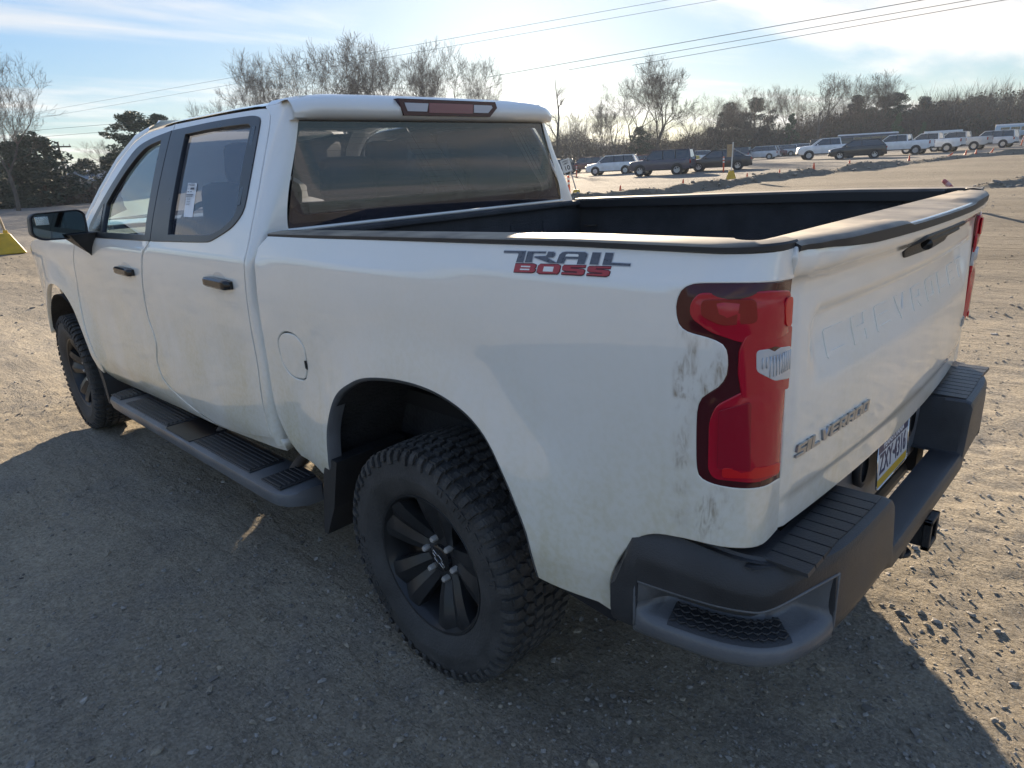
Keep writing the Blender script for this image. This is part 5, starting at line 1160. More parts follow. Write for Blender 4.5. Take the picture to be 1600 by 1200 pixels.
# ================================================================== trees
BARK = mat('grey_bark', (.085, .070, .058), .9, noise=.3, nscale=3); TWIG = mat('brown_twigs', (.115, .085, .066), .9)
PBARK = mat('pine_bark', (.085, .055, .04), .9); NEED = mat('pine_needles', (.038, .060, .026), .7); NEED2 = mat('dark_needles', (.024, .040, .020), .75); NEED3 = mat('spruce_needles', (.05, .085, .035), .7)
BRUSH = [mat('brush_%s' % n, c, .95) for n, c in (('brown', (.085, .064, .050)), ('grey', (.090, .080, .070)), ('rust', (.105, .066, .044)), ('olive', (.055, .062, .034)))]
def bare_proto(seed, H=14., spread=.62, lean=0., fork=.32, dense=1.0):
    r = random.Random(seed); TK = MB(); CR = MB()
    def seg(mb, pts, rad, n): mb.tube(pts, rad, n, cap=False)
    def grow(p, d, L, R_, lev):
        n = 4 if lev < 2 else 3; pts = [p.copy()]; q = p.copy(); dd = d.copy(); rads = [R_]
        for k in range(n):
            dd = (dd+Vector((r.gauss(0, .06), r.gauss(0, .06), r.gauss(.045, .05)))).normalized(); q = q+dd*L/n; pts.append(q.copy()); rads.append(R_*(1-.28*(k+1)/n))
        mb = TK if lev < 2 else CR; seg(mb, pts, rads, 6 if lev < 1 else 4 if lev < 3 else 3)
        if lev >= 7 or R_ < .0105: return
        kids = r.choice((2, 3, 3)) if lev < 2 else r.choice((2, 2, 3))
        for j in range(kids):
            ax = dd.orthogonal().normalized(); ax.rotate(Matrix.Rotation(r.random()*6.28, 3, dd)); ang = r.uniform(.30, .95)*spread+.1*(j > 0)
            nd = dd.copy(); nd.rotate(Matrix.Rotation(ang, 3, ax)); nd = (nd+Vector((0, 0, .20))).normalized(); grow(q, nd, L*r.uniform(.66, .88), max(.011, rads[-1]*r.uniform(.60, .78)), lev+1)
        if lev >= 1:
            for j in range(int((1 if lev < 3 else 2)*dense)):
                i = r.randint(1, n-1); ax = dd.orthogonal().normalized(); ax.rotate(Matrix.Rotation(r.random()*6.28, 3, dd)); nd = dd.copy(); nd.rotate(Matrix.Rotation(r.uniform(.5, 1.2), 3, ax)); grow(pts[i], nd, L*r.uniform(.45, .75), max(.011, rads[i]*.42), max(lev+2, 4))
    grow(Vector((0, 0, -.2)), Vector((lean, 0, 1)).normalized(), H*fork, H*.018, 0)
    z = max(v[2] for v in TK.V+CR.V); k = H/z
    for mb in (TK, CR): mb.V = [(v[0]*k, v[1]*k, v[2]*k) for v in mb.V]
    return TK, CR
def mesh_of(mb, name, m):
    o = mb.build(name, m, None, weld=False); me = o.data; bpy.data.objects.remove(o); return me
BARE = []
for sd_, kw in ((1, dict(spread=.8)), (2, dict(spread=.85)), (5, dict(spread=.75, fork=.26)), (8, dict(spread=1.0, fork=.24)), (13, dict(spread=.8, fork=.30)), (17, dict(spread=.72, fork=.22, dense=1.5))):
    t_, c_ = bare_proto(sd_, **kw); BARE.append((mesh_of(t_, 'trunk', BARK), mesh_of(c_, 'crown', TWIG)))
def snag_proto():
    r = random.Random(3); TK = MB(); CR = MB()
    TK.tube([(0, 0, -.2), (.1, 0, 3), (-.1, .05, 6), (-.35, 0, 8.5), (-.25, 0, 10.2), (-.05, 0, 12), (.1, 0, 14)], [.26, .22, .18, .13, .10, .07, .03], 6)
    for z, x, dx, L in ((5.2, -.05, 1, 4.6), (9.6, -.3, -1, 1.2), (11.2, -.15, -1, .9), (7.2, -.2, 1, 1.6)):
        p = [Vector((x, 0, z))]; d = Vector((dx*.55, r.uniform(-.2, .2), .85)).normalized()
        for k in range(6): d = (d+Vector((r.gauss(.03*dx, .13), r.gauss(0, .1), r.gauss(0, .1)))).normalized(); p.append(p[-1]+d*L/6)
        TK.tube(p, [.10*(1-.14*k) for k in range(7)], 5)
        for k in range(2, 7):
            for _ in range(3):
                d2 = Vector((r.uniform(-.2, 1)*dx, r.uniform(-.6, .6), r.uniform(0, .8))).normalized(); CR.tube([p[k], p[k]+d2*r.uniform(.5, 1.3), p[k]+d2*1.6+Vector((.3*dx, 0, r.uniform(-.1, .3)))], [.035, .022, .012], 3)
    return mesh_of(TK, 'trunk', BARK), mesh_of(CR, 'crown', TWIG)
def leaf_cloud(name, m, blobs, per, size, seed, flat=.6):
    r = np.random.default_rng(seed); V = []; n = 0
    for (c, rad) in blobs:
        k = int(per*max(.3, rad[0])); u = r.normal(0, 1, (k, 3)); u /= np.linalg.norm(u, axis=1, keepdims=True); P = np.array(c)+u*np.array(rad)*(r.random((k, 1))**.33)
        a, b_ = r.normal(0, 1, (k, 3)), r.normal(0, 1, (k, 3)); a /= np.linalg.norm(a, axis=1, keepdims=True); b_ -= a*np.sum(a*b_, 1, keepdims=True); b_ /= np.linalg.norm(b_, axis=1, keepdims=True)
        s = size*(.5+r.random((k, 1))); V.append(np.stack([P-a*s, P+a*s*.2+b_*s*flat, P+a*s, P+a*s*.2-b_*s*flat], 1))
    V = np.concatenate(V).reshape(-1, 3); return tri_mesh_fast(name, V, np.arange(len(V)).reshape(-1, 4), [m])
def pine_proto(seed, H=10., low=.42, wide=.27, dark=False, nb=30):
    r = random.Random(seed); TK = MB(); TK.tube([(0, 0, -.3), (.1, .05, H*.4), (.0, .1, H*.7), (.15, 0, H*.97)], [H*.018, H*.015, H*.010, .03], 6); bl = []
    for k in range(nb):
        z = H*(low+(1-low)*(k+.5)/nb); t = (z/H-low)/(1-low); rr = H*wide*(math.sin(pi*min(1, .22+.78*t)))*r.uniform(.35, 1.1); a = r.random()*6.28
        c = (rr*math.cos(a), rr*math.sin(a), z+r.uniform(-.2, .3)); TK.tube([(0, .05, z-H*.03), (c[0]*.6, c[1]*.6, z), c], [.05, .035, .02], 3, cap=False); s = H*r.uniform(.055, .10); bl.append((c, (s*1.25, s*1.25, s*.62)))
        if r.random() < .5: bl.append(((c[0]+r.uniform(-.6, .6), c[1]+r.uniform(-.6, .6), c[2]+.3), (s*.8, s*.8, s*.5)))
    return mesh_of(TK, 'trunk', PBARK), leaf_cloud('crown', NEED2 if dark else NEED, bl, 190, .16*H/10, seed, .35)
def cedar_proto(seed, H=6., m=None, cone=True):
    r = random.Random(seed); TK = MB(); TK.tube([(0, 0, -.2), (0, 0, H*.9)], [.14, .03], 5); bl = []
    for k in range(46):
        z = H*(.05+.92*k/46); t = z/H; rr = H*.30*((1-t)**.8 if cone else math.sin(pi*min(1, .25+.75*t))**.7)*r.uniform(.3, 1.0); a = r.random()*6.28; s = H*r.uniform(.07, .12)*(1-.5*t if cone else 1); bl.append(((rr*math.cos(a), rr*math.sin(a), z), (s, s, s*.8)))
    return mesh_of(TK, 'trunk', PBARK), leaf_cloud('crown', m or NEED2, bl, 220, .13*H/6, seed, .5)
SNAG = snag_proto(); PINE = [pine_proto(21), pine_proto(22, low=.5, wide=.30)]; RPINE = [pine_proto(31, H=8, low=.30, wide=.26, dark=True, nb=36), pine_proto(32, H=8, low=.35, wide=.30, dark=True, nb=36)]
CEDAR = [cedar_proto(41, cone=False), cedar_proto(42, cone=False)]; SPRUCE = [cedar_proto(51, H=5, m=NEED3), cedar_proto(52, H=5, m=NEED3)]
PH = {'bare': 14., 'snag': 14., 'pine': 10., 'rpine': 8., 'cedar': 6., 'spruce': 5.}
TREES = [('bare', 67.2, -11.6, 11.5), ('bare', 72.0, -9.2, 14.5), ('bare', 96.0, -17.5, 12.5), ('bare', 113.4, -32.3, 7.6), ('bare', 107.0, -49.0, 13.7), ('bare', 97.1, -50.8, 17.7), ('bare', 100.9, -56.4, 18.3), ('bare', 92.1, -55.6, 17.9), ('bare', 94.9, -62.3, 19.4), ('bare', 89.6, -62.9, 20.1), ('bare', 92.3, -69.3, 19.2), ('bare', 93.2, -74.7, 17.0), ('bare', 83.4, -70.9, 17.0), ('bare', 81.6, -77.3, 15.1), ('bare', 86.3, -86.7, 12.8), ('snag', 59.2, -70.9, 11.5), ('bare', 72.3, -92.4, 9.7), ('bare', 72.8, -98.3, 10.1), ('bare', 67.7, -95.8, 11.0), ('bare', 66.3, -99.2, 13.4), ('bare', 57.9, -92.8, 14.7), ('bare', 62.9, -110.7, 9.3), ('bare', 56.5, -108.6, 10.3), ('bare', 55.5, -114.7, 9.2), ('bare', 50.7, -111.4, 10.7), ('bare', 49.3, -115.3, 10.4), ('bare', 46.7, -118.6, 10.0), ('bare', 40.7, -112.3, 11.1), ('bare', 38.6, -117.3, 10.8), ('bare', 36.1, -118.1, 10.9), ('bare', 35.1, -122.6, 9.7), ('pine', 81.6, -26.8, 8.6), ('pine', 84.5, -30.4, 8.6), ('cedar', 76.4, -16.0, 6.3), ('cedar', 76.8, -13.7, 5.6), ('cedar', 93.8, -27.9, 5.3), ('cedar', 104.3, -27.6, 4.9), ('cedar', 92.4, -31.9, 5.5), ('rpine', 61.3, -122.9, 8.6), ('rpine', 57.3, -124.9, 9.0), ('rpine', 41.8, -131.0, 7.7), ('rpine', 36.3, -134.7, 7.5), ('rpine', 33.3, -138.6, 6.7), ('rpine', 30.7, -139.2, 5.8), ('rpine', 28.8, -142.7, 5.8), ('rpine', 26.2, -143.2, 6.2), ('rpine', 25.2, -145.5, 5.9), ('rpine', 37.6, -132.3, 7.2), ('spruce', 30.2, -113.6, 4.8), ('spruce', 27.0, -114.4, 3.2), ('spruce', 45.8, -113.5, 6.4), ('rpine', 64.3, -98.2, 5.4)]
SPECIAL = {0: 'tall bare tree with forking limbs at the left edge of the lot', 1: 'bare tree cut by the left edge, beside the evergreen clump', 2: 'slender bare tree leaning over the dark evergreens on the left', 3: 'small bare tree on the horizon between utility pole and broad pine',
    9: 'tallest bare tree above the pickup roof, just left of the stop lamp', 12: 'bare tree standing over the stop lamp of the pickup', 15: 'broken dead tree with one side limb just right of the pickup cab', 20: 'big spreading bare tree rising behind the parked sedan', 27: 'bare tree with vase-shaped crown behind the white work pickups', 30: 'wide bare tree above the dark bus roof',
    31: 'flat-topped pine behind the front door of the pickup', 32: 'second flat-topped pine, half hidden by the pickup roof', 33: 'dark bushy evergreen behind the utility pole base', 48: 'pale green young spruce behind the white pickups', 50: 'green spruce at the foot of the bare trees by the far cars'}
LB = {4: 'low bare tree at the far left end of the pickup roof line', 5: 'bare tree over the rear door of the pickup, first of the clump on the left', 6: 'bare tree second in the clump over the rear door', 7: 'bare tree over the left end of the rear roof lip', 8: 'bare tree just left of the tallest one over the pickup roof',
    10: 'bare tree just right of the tallest one over the pickup roof', 11: 'lower bare tree left of the stop lamp of the pickup', 13: 'bare tree over the right end of the stop lamp', 14: 'low bare tree over the right end of the pickup roof', 16: 'small bare tree directly right of the broken dead tree', 17: 'small bare tree above the leaning speed sign and white wagon', 18: 'bare tree above the white wagon, left of the big spreading tree', 19: 'tall thin bare tree touching the big spreading tree on its left',
    21: 'low bare tree between the purple-grey suv and the black sedan', 22: 'bare tree above the black sedan roof', 23: 'small bare tree right of the plywood sign board', 24: 'bare tree above the left half of the far car row', 25: 'bare tree above the right half of the far car row', 26: 'bare tree left of the white work pickup', 28: 'bare tree above the black crossover', 29: 'bare tree above the blue bus, left of the wide one',
    38: 'dark pine left of the far car row', 39: 'dark pine above the far car row', 40: 'dark pine behind the left end of the blue bus', 41: 'dark pine above the first white pickup', 42: 'dark pine above the second white pickup', 43: 'dark pine above the dusty silver pickup', 44: 'dark pine above the white suv at the row end', 45: 'dark pine second from the right end of the wood', 46: 'dark pine nearest the right edge of the wood', 47: 'dark pine behind the right end of the blue bus', 49: 'smallest young spruce at the wood edge behind the second pickup', 51: 'dark pine behind the white wagon',
    34: 'dark evergreen filling the left edge of the hedge', 35: 'dark evergreen left of the broad pine', 36: 'low dark evergreen by the grey shed', 37: 'dark evergreen behind the mirror side of the front door'}
SPECIAL.update(LB)
GRP = {'bare': ('bare grey deciduous tree in the wood beyond the lot', 'bare trees along the edge of the lot'), 'rpine': ('dark round-crowned pine standing in the far woodland', 'dark pines in the far woodland'), 'cedar': ('dark bushy evergreen in the hedge left of the pickup', 'evergreens in the hedge on the left'), 'spruce': ('small green spruce in front of the far woodland', 'small spruces before the woodland'), 'snag': ('', ''), 'pine': ('', '')}
pr6 = random.Random(5)
for i, (k, x, y, h) in enumerate(TREES):
    az = math.degrees(math.atan2(y-CAM[1], x-CAM[0])); s_ = 1.15 if az < -44 and k != 'snag' and i != 20 else 1.0
    x, y, h = CAM[0]+(x-CAM[0])*s_, CAM[1]+(y-CAM[1])*s_, 1.63+(h-1.63)*s_*(1.20 if i in (11, 12, 13, 14) else 1.07 if k == 'bare' else 1.12 if k == 'rpine' else 1)+.25
    src = {'bare': BARE, 'snag': [SNAG], 'pine': PINE, 'rpine': RPINE, 'cedar': CEDAR, 'spruce': SPRUCE}[k]
    p = src[i % len(src)] if i != 20 else BARE[5]
    t = empty({'bare': 'bare_tree', 'snag': 'dead_tree', 'pine': 'pine_tree', 'rpine': 'pine_tree', 'cedar': 'evergreen_tree', 'spruce': 'spruce_tree'}[k], (x, y, float(terr(x, y))-.1), pr6.random()*6.28 if k != 'snag' else YAW-pi/2+pi)
    z = h/PH[k]; w_ = z*(1.2 if k == 'rpine' else 1.5 if k == 'cedar' else 1.15 if k == 'pine' else 1.15 if i == 20 else 1.0 if k == 'bare' and i < 15 else 1.2 if k == 'bare' else 1.0); t.scale = (w_, w_, z)
    for me in p:
        c = link(me.name.split('.')[0], me, None); c.parent = t
    if i in SPECIAL: tag(t, SPECIAL[i], 'tree')
    else: tag(t, GRP[k][0], 'tree', GRP[k][1])

# woodland edge and brush: a mass nobody could count
def thicket(name, az0, az1, d0, d1, n_stem, n_fill, h0, h1, label, mats, seed, fillh=.55):
    r = np.random.default_rng(seed)
    a = np.radians(az0+(az1-az0)*r.random(n_stem)); d = d0+(d1-d0)*r.random(n_stem); x, y = CAM[0]+d*np.cos(a), CAM[1]+d*np.sin(a); z0 = terr(x, y)-.2
    hh = (h0+(h1-h0)*(fbm(np.degrees(a)*.35, d*.05, seed, 4)+.5)*1.1)*(.45+.6*r.random(n_stem)); V = []; MI = []
    lx, ly = r.normal(0, .10, n_stem), r.normal(0, .10, n_stem); w = .018+.030*r.random(n_stem); th = r.random(n_stem)*pi
    ux, uy = np.cos(th)*w, np.sin(th)*w
    b = np.stack([x, y, z0], 1); t = np.stack([x+lx*hh, y+ly*hh, z0+hh], 1); u = np.stack([ux, uy, 0*ux], 1)
    V.append(np.stack([b-u, b+u, t+u*.25, t-u*.25], 1)); MI.append(r.integers(0, len(mats), n_stem))
    for k in range(11):            # side twigs
        f = .35+.6*r.random(n_stem); p = b+(t-b)*f[:, None]; L = hh*(.10+.20*r.random(n_stem)); an = r.random(n_stem)*6.28; q = p+np.stack([np.cos(an)*L*.6, np.sin(an)*L*.6, L*.85], 1); v = np.stack([-np.sin(an), np.cos(an), 0*an], 1)*(w*.55)[:, None]
        V.append(np.stack([p-v, p+v, q+v*.3, q-v*.3], 1)); MI.append(r.integers(0, len(mats), n_stem))
    # leaf litter, vines and dead leaves filling the lower storey
    a = np.radians(az0+(az1-az0)*r.random(n_fill)); d = d0+(d1-d0)*r.random(n_fill); x, y = CAM[0]+d*np.cos(a), CAM[1]+d*np.sin(a)
    top = (h0+(h1-h0)*(fbm(np.degrees(a)*.35, d*.05, seed, 4)+.5)*1.1)*fillh; z = terr(x, y)+top*r.random(n_fill)**1.1
    P = np.stack([x, y, z], 1); A, B = r.normal(0, 1, (n_fill, 3)), r.normal(0, 1, (n_fill, 3)); s = (.07+.20*r.random(n_fill))[:, None]; A = A/np.linalg.norm(A, axis=1, keepdims=True)*s; B = B/np.linalg.norm(B, axis=1, keepdims=True)*s
    V.append(np.stack([P-A, P-B*.7, P+A, P+B*.7], 1)); MI.append(r.integers(0, len(mats), n_fill))
    V = np.concatenate(V).reshape(-1, 3); tag(link(name, tri_mesh_fast(name, V, np.arange(len(V)).reshape(-1, 4), mats, np.concatenate(MI)), None), label, kind='stuff')
thicket('woodland', -47, -96, 146, 176, 8000, 90000, 5.0, 9.5, 'leafless brown woodland along the far edge of the lot', BRUSH[:3]+[BRUSH[0]], 1, .75)
thicket('woodland', -68, -98, 160, 182, 5000, 60000, 6.5, 9.8, 'darker brown wood rising at the right of the lot', BRUSH[:3], 12, .85)
thicket('woodland', -62, -100, 140, 150, 1500, 26000, 1.5, 5.0, 'low olive and brown undergrowth before the far wood', BRUSH, 2, .8)
thicket('brush', -8, -47, 112, 130, 3500, 42000, 2.5, 6.5, 'brown brush along the left side of the lot', BRUSH, 3)
thicket('brush', -5, -24, 82, 92, 1600, 26000, 1.2, 3.2, 'rusty brown undergrowth at the left edge of the lot', BRUSH, 4, .8)
thicket('far_wood', -6, 264, 200, 240, 3500, 18000, 4, 9, 'far leafless wood behind the camera', BRUSH, 6, .7)

# ================================================================== poles, wires, fence posts, shed
GALV = mat('galvanised_post', (.32, .33, .34), .5, metal=.6); WOODP = mat('weathered_pole', (.12, .095, .075), .9, noise=.2)
up = empty('utility_pole', (85.6, -20.3, 0)); tag(up, 'thin wooden utility pole with a single crossarm above the left brush', 'utility pole')
MB().tube([(0, 0, -.5), (0, 0, 6.2)], [.15, .10], 8).build('pole', WOODP, up); MB().box((0, 0, 5.75), (.12, 2.3, .14)).build('crossarm', WOODP, up)
for k in (-1.05, -.5, .5, 1.05): MB().tube([(0, k, 5.82), (0, k, 6.02)], .04, 6).build('insulator', GALV, up)
for i, (x, y) in enumerate(((81.6, -15.4), (80.5, -20.2))):
    p = MB().tube([(0, 0, -.3), (0, 0, 2.45)], .06, 8).build('fence_post', GALV, None); p.location = (x, y, 0)
    tag(p, ('pale slim post in the brush behind the door mirror', 'pale slim post beside the grey shed')[i], 'post')
WIREM = mat('dark_wire', (.06, .06, .065), .6)
def wire(a, b, h, sag, label, group=None, ext=(1, 1), r=.017):
    a, b = np.array(a, float), np.array(b, float); d = b-a; A, B = a-d*ext[0], b+d*ext[1]
    pts = []
    for t in np.linspace(0, 1, 40): q = A+(B-A)*t; pts.append((q[0], q[1], h+sag*((2*t-1)**2)-sag*.1))
    o = MB().tube(pts, r, 4, cap=False).build('power_line', WIREM, None); tag(o, label, 'power line', group)
wire((19.0, -30.8), (51.4, -24.8), 9, 0, 'power line nearest the top left, running down over the bare trees', ext=(1.2, 2.2), r=.011)
wire((17.1, -33.1), (34.7, -30.1), 9, 0, 'power line just under the topmost one, left of centre', ext=(1.2, 4.5), r=.011)
wire((10.5, -43.3), (37.3, -43.6), 9, 0, 'power line crossing the bright sky above the dead tree', ext=(1.2, .25), r=.022)
wire((8.8, -45.9), (30.3, -46.7), 9, 0, 'middle power line of the three on the right', ext=(1.2, .35), r=.020)
wire((7.5, -47.8), (27.5, -49.5), 9, 0, 'lowest power line of the three on the right', ext=(1.2, .3), r=.020)
wire((81.0, -16.6), (72.5, -20.9), 7, 0, 'upper of the two low wires by the utility pole on the left', 'low wires by the utility pole', ext=(1.5, .8))
wire((81.0, -16.9), (72.5, -21.2), 6.4, 0, 'lower of the two low wires by the utility pole on the left', 'low wires by the utility pole', ext=(1.5, .8))
sh = empty('shed', (106, -31, 0), math.radians(-72)); tag(sh, 'low grey shed with a pale blue metal roof beyond the brush', 'shed')
b = MB(); b.box((0, 0, 1.15), (10, 6, 2.3)); b.build('wall', mat('shed_wall', (.30, .28, .25), .8, noise=.15), sh)
rf = MB(); rf.prism([(-3.5, 2.25), (0, 3.5), (3.5, 2.25), (3.5, 2.38), (0, 3.64), (-3.5, 2.38)], lambda a, c: (-5.4, a, c), lambda a, c: (5.4, a, c)); rf.build('roof', mat('pale_blue_roof', (.36, .42, .50), .4, metal=.3), sh)
for x in (-3, 0, 3): w = MB(); w.box((x, 3.01, 1.2), (1.0, .06, 1.0)); w.build('window', GLOSSB, sh)

# ================================================================== traffic cones, posts, signs
ORANGE = mat('safety_orange', (.62, .085, .025), .5, noise=.15, nscale=20); REFL = mat('reflective_white', (.75, .75, .72), .35); BASEB = mat('rubber_base', (.03, .03, .032), .8)
YEL = mat('yellow_plastic', (.60, .38, .02), .5, noise=.2, nscale=5)
def make_cone():
    c = empty('traffic_cone'); m = MB(); m.lathe([(.16, .03), (.15, .05), (.045, .68), (.04, .70), (.0, .70)], 16, 'z'); m.build('cone_body', ORANGE, c, smooth=True)
    q = MB(); q.box((0, 0, .018), (.40, .40, .036), bev=.01); q.build('base', BASEB, c); return c
def make_post():
    c = empty('delineator_post'); m = MB(); m.lathe([(.055, .05), (.055, 1.02), (.045, 1.06), (.03, 1.08), (.0, 1.08)], 12, 'z'); m.build('post', ORANGE, c, smooth=True)
    for z in (.72, .92): q = MB(); q.lathe([(.057, z-.05), (.0585, z-.04), (.0585, z+.04), (.057, z+.05)], 12, 'z'); q.build('reflective_band', REFL, c, smooth=True)
    q = MB(); q.lathe([(.20, 0), (.20, .03), (.09, .06), (.0, .06)], 8, 'z'); q.build('base', BASEB, c); return c
def dup(root, loc, rot=None, sc=1):
    r = root.copy(); COL.objects.link(r); r.location = loc; r.scale = (sc, sc, sc)
    if rot is not None: r.rotation_euler = rot
    for ch in root.children:
        c = ch.copy(); COL.objects.link(c); c.parent = r
        for g in ch.children: d = g.copy(); COL.objects.link(d); d.parent = c
    return r
CONES = [(16.79, -24.26, 0, 'orange cone at the near end of the dirt berm, nearest the cab'), (16.03, -28.37, .06, 'orange cone on the berm below the dark hatch-back'), (15.46, -34.06, 0, 'orange cone just right of the yellow sign base'), (14.8, -36.6, .05, 'orange cone midway between the yellow base and the tall cone'), (14.7, -41.28, 0, 'tall orange cone in front of the far row of cars'), (13.65, -44.12, .08, 'orange cone below the white work pickup'), (12.44, -52.3, 0, 'small orange cone below the first white pickup tail'),
    (11.07, -56.64, .75, 'orange cone tipped right on the berm, below the dusty pickups'), (10.69, -60.02, .15, 'upright orange cone among the tipped ones at the berm end'), (9.42, -56.64, .1, 'orange cone next to the tipped ones on the berm'), (9.54, -62.71, .35, 'orange cone leaning right near the flatbed'), (7.69, -61.3, 1.15, 'orange cone lying on its side at the right end of the berm')]
c0 = make_cone()
for i, (x, y, tl, lab) in enumerate(CONES):
    az = math.atan2(y-CAM[1], x-CAM[0]); o = c0 if i == 0 else dup(c0, (0, 0, 0))
    o.location = (x, y, float(terr(x, y))+.04); o.rotation_euler = Matrix.Rotation(tl, 3, Vector((math.cos(az), math.sin(az), 0))).to_euler()
    k = (.60, .60, .52, .55, .70, .68, .56, .62, .60, .68, .60, .62)[i]; o.scale = (k, k, k); tag(o, lab, 'traffic cone', 'orange cones along the dirt berm')
d0 = make_post()
POSTS = [(38.03, -47.99, .03, 1.0, 'orange delineator post standing by the white wagon'), (22.06, -44.36, -.02, .98, 'orange delineator post in front of the black sedan'), (18.36, -22.58, -.05, .95, 'orange delineator post beside the rear window corner of the pickup'), (12.19, -93.78, .12, 1.0, 'far orange delineator post near the camper trailer')]
for i, (x, y, tl, k, lab) in enumerate(POSTS):
    az = math.atan2(y-CAM[1], x-CAM[0]); o = d0 if i == 0 else dup(d0, (0, 0, 0)); o.location = (x, y, float(terr(x, y))); o.rotation_euler = Matrix.Rotation(tl, 3, Vector((math.cos(az), math.sin(az), 0))).to_euler(); o.scale = (k, k, k); tag(o, lab, 'delineator post', 'orange delineator posts')
o = dup(d0, (1.93, -17.64, .02), sc=1.0);
for c_ in o.children:
    if c_.name.startswith(('post', 'reflective')): c_.material_slots[0].link = 'OBJECT'; c_.material_slots[0].material = mat('faded_red', (.36, .10, .10), .6, noise=.3) if c_.name.startswith('post') else mat('faded_pink_band', (.50, .30, .30), .5)
az = math.atan2(-17.64-CAM[1], 1.93-CAM[0]); o.rotation_euler = Matrix.Rotation(-.80, 3, Vector((math.cos(az), math.sin(az), 0))).to_euler(); tag(o, 'faded orange delineator post tipped over beyond the tailgate', 'delineator post', 'orange delineator posts')
def sign_base(loc, w, h, rz):
    o = empty('sign_stand', loc, rz); m = MB(); m.box((0, 0, h/2), (w, w*.8, h), taper=.42, bev=.03); m.build('base', YEL, o); return o
def panelbox(name, w, h, t, m, parent, M): q = MB(); q.box((0, 0, 0), (w, t, h), bev=.004); o = q.build(name, m, parent); o.matrix_local = M; return o
BOARD = mat('sign_white', (.70, .70, .66), .45, noise=.1); INK = mat('sign_black', (.015, .015, .016), .5); TANB = mat('sign_plywood', (.36, .27, .16), .7, noise=.2); DKB = mat('sign_dark_back', (.10, .11, .13), .5)
azs = math.atan2(-22.55-CAM[1], 17.95-CAM[0]); s1 = sign_base((17.95, -22.55, .02), .56, .42, azs-pi/2); tag(s1, 'leaning white speed limit sign on a yellow base by the cab corner', 'road sign')
Tl = Matrix.Rotation(-.29, 4, 'Y'); MB().tube([(0, 0, .35), (-.29*1.35, 0, 1.75)], .025, 8).build('post', GALV, s1)
M1 = Matrix.Translation((-.42, -.03, 1.45)) @ Tl; bd = panelbox('sign_board', .40, .56, .012, BOARD, s1, M1)
for txt, z, sz in (('SPEED', .19, .105), ('LIMIT', .09, .105), ('10', -.11, .27)):
    me = text_mesh(txt, sz, ext=.001, bold=.004 if sz > .2 else .001); me.transform(Matrix.Rotation(pi/2, 4, 'X')); me.materials.clear(); t = link('sign_lettering', me, INK, bd); t.location = (0, -.0085, z)
s2 = sign_base((16.84, -35.0, .2), .62, .52, math.atan2(-35-CAM[1], 16.84-CAM[0])-pi/2); tag(s2, 'yellow sign stand with a plywood board on a white post on the berm', 'road sign')
MB().tube([(0, 0, .4), (.03, 0, 2.02)], .03, 8).build('post', BOARD, s2); panelbox('sign_board', .36, .66, .018, TANB, s2, Matrix.Translation((-.11, .05, 1.58)) @ Matrix.Rotation(.35, 4, 'Z'))
az3 = math.atan2(-1.3-CAM[1], 21.1-CAM[0]); s3 = empty('sign_stand', (21.17, -1.35, 0), az3-pi/2); tag(s3, 'yellow sign stand with a wide dark board at the left edge', 'road sign')
m = MB(); m.box((0, 0, .27), (1.95, .60, .54), taper=.72, bev=.03); m.build('base', YEL, s3); q = MB(); q.box((.62, -.02, .56), (.10, .10, .12), bev=.01); q.build('post_socket', YEL, s3)
MB().tube([(.62, 0, .55), (.53, 0, 1.32)], .028, 8).build('post', TANB, s3); panelbox('sign_board', 1.2, .62, .03, DKB, s3, Matrix.Translation((-.07, .03, .98)) @ Matrix.Rotation(-.07, 4, 'Y')); q = MB(); q.box((.03, .0, 1.32), (1.36, .20, .025), bev=.005); q.build('sign_cap', TANB, s3)

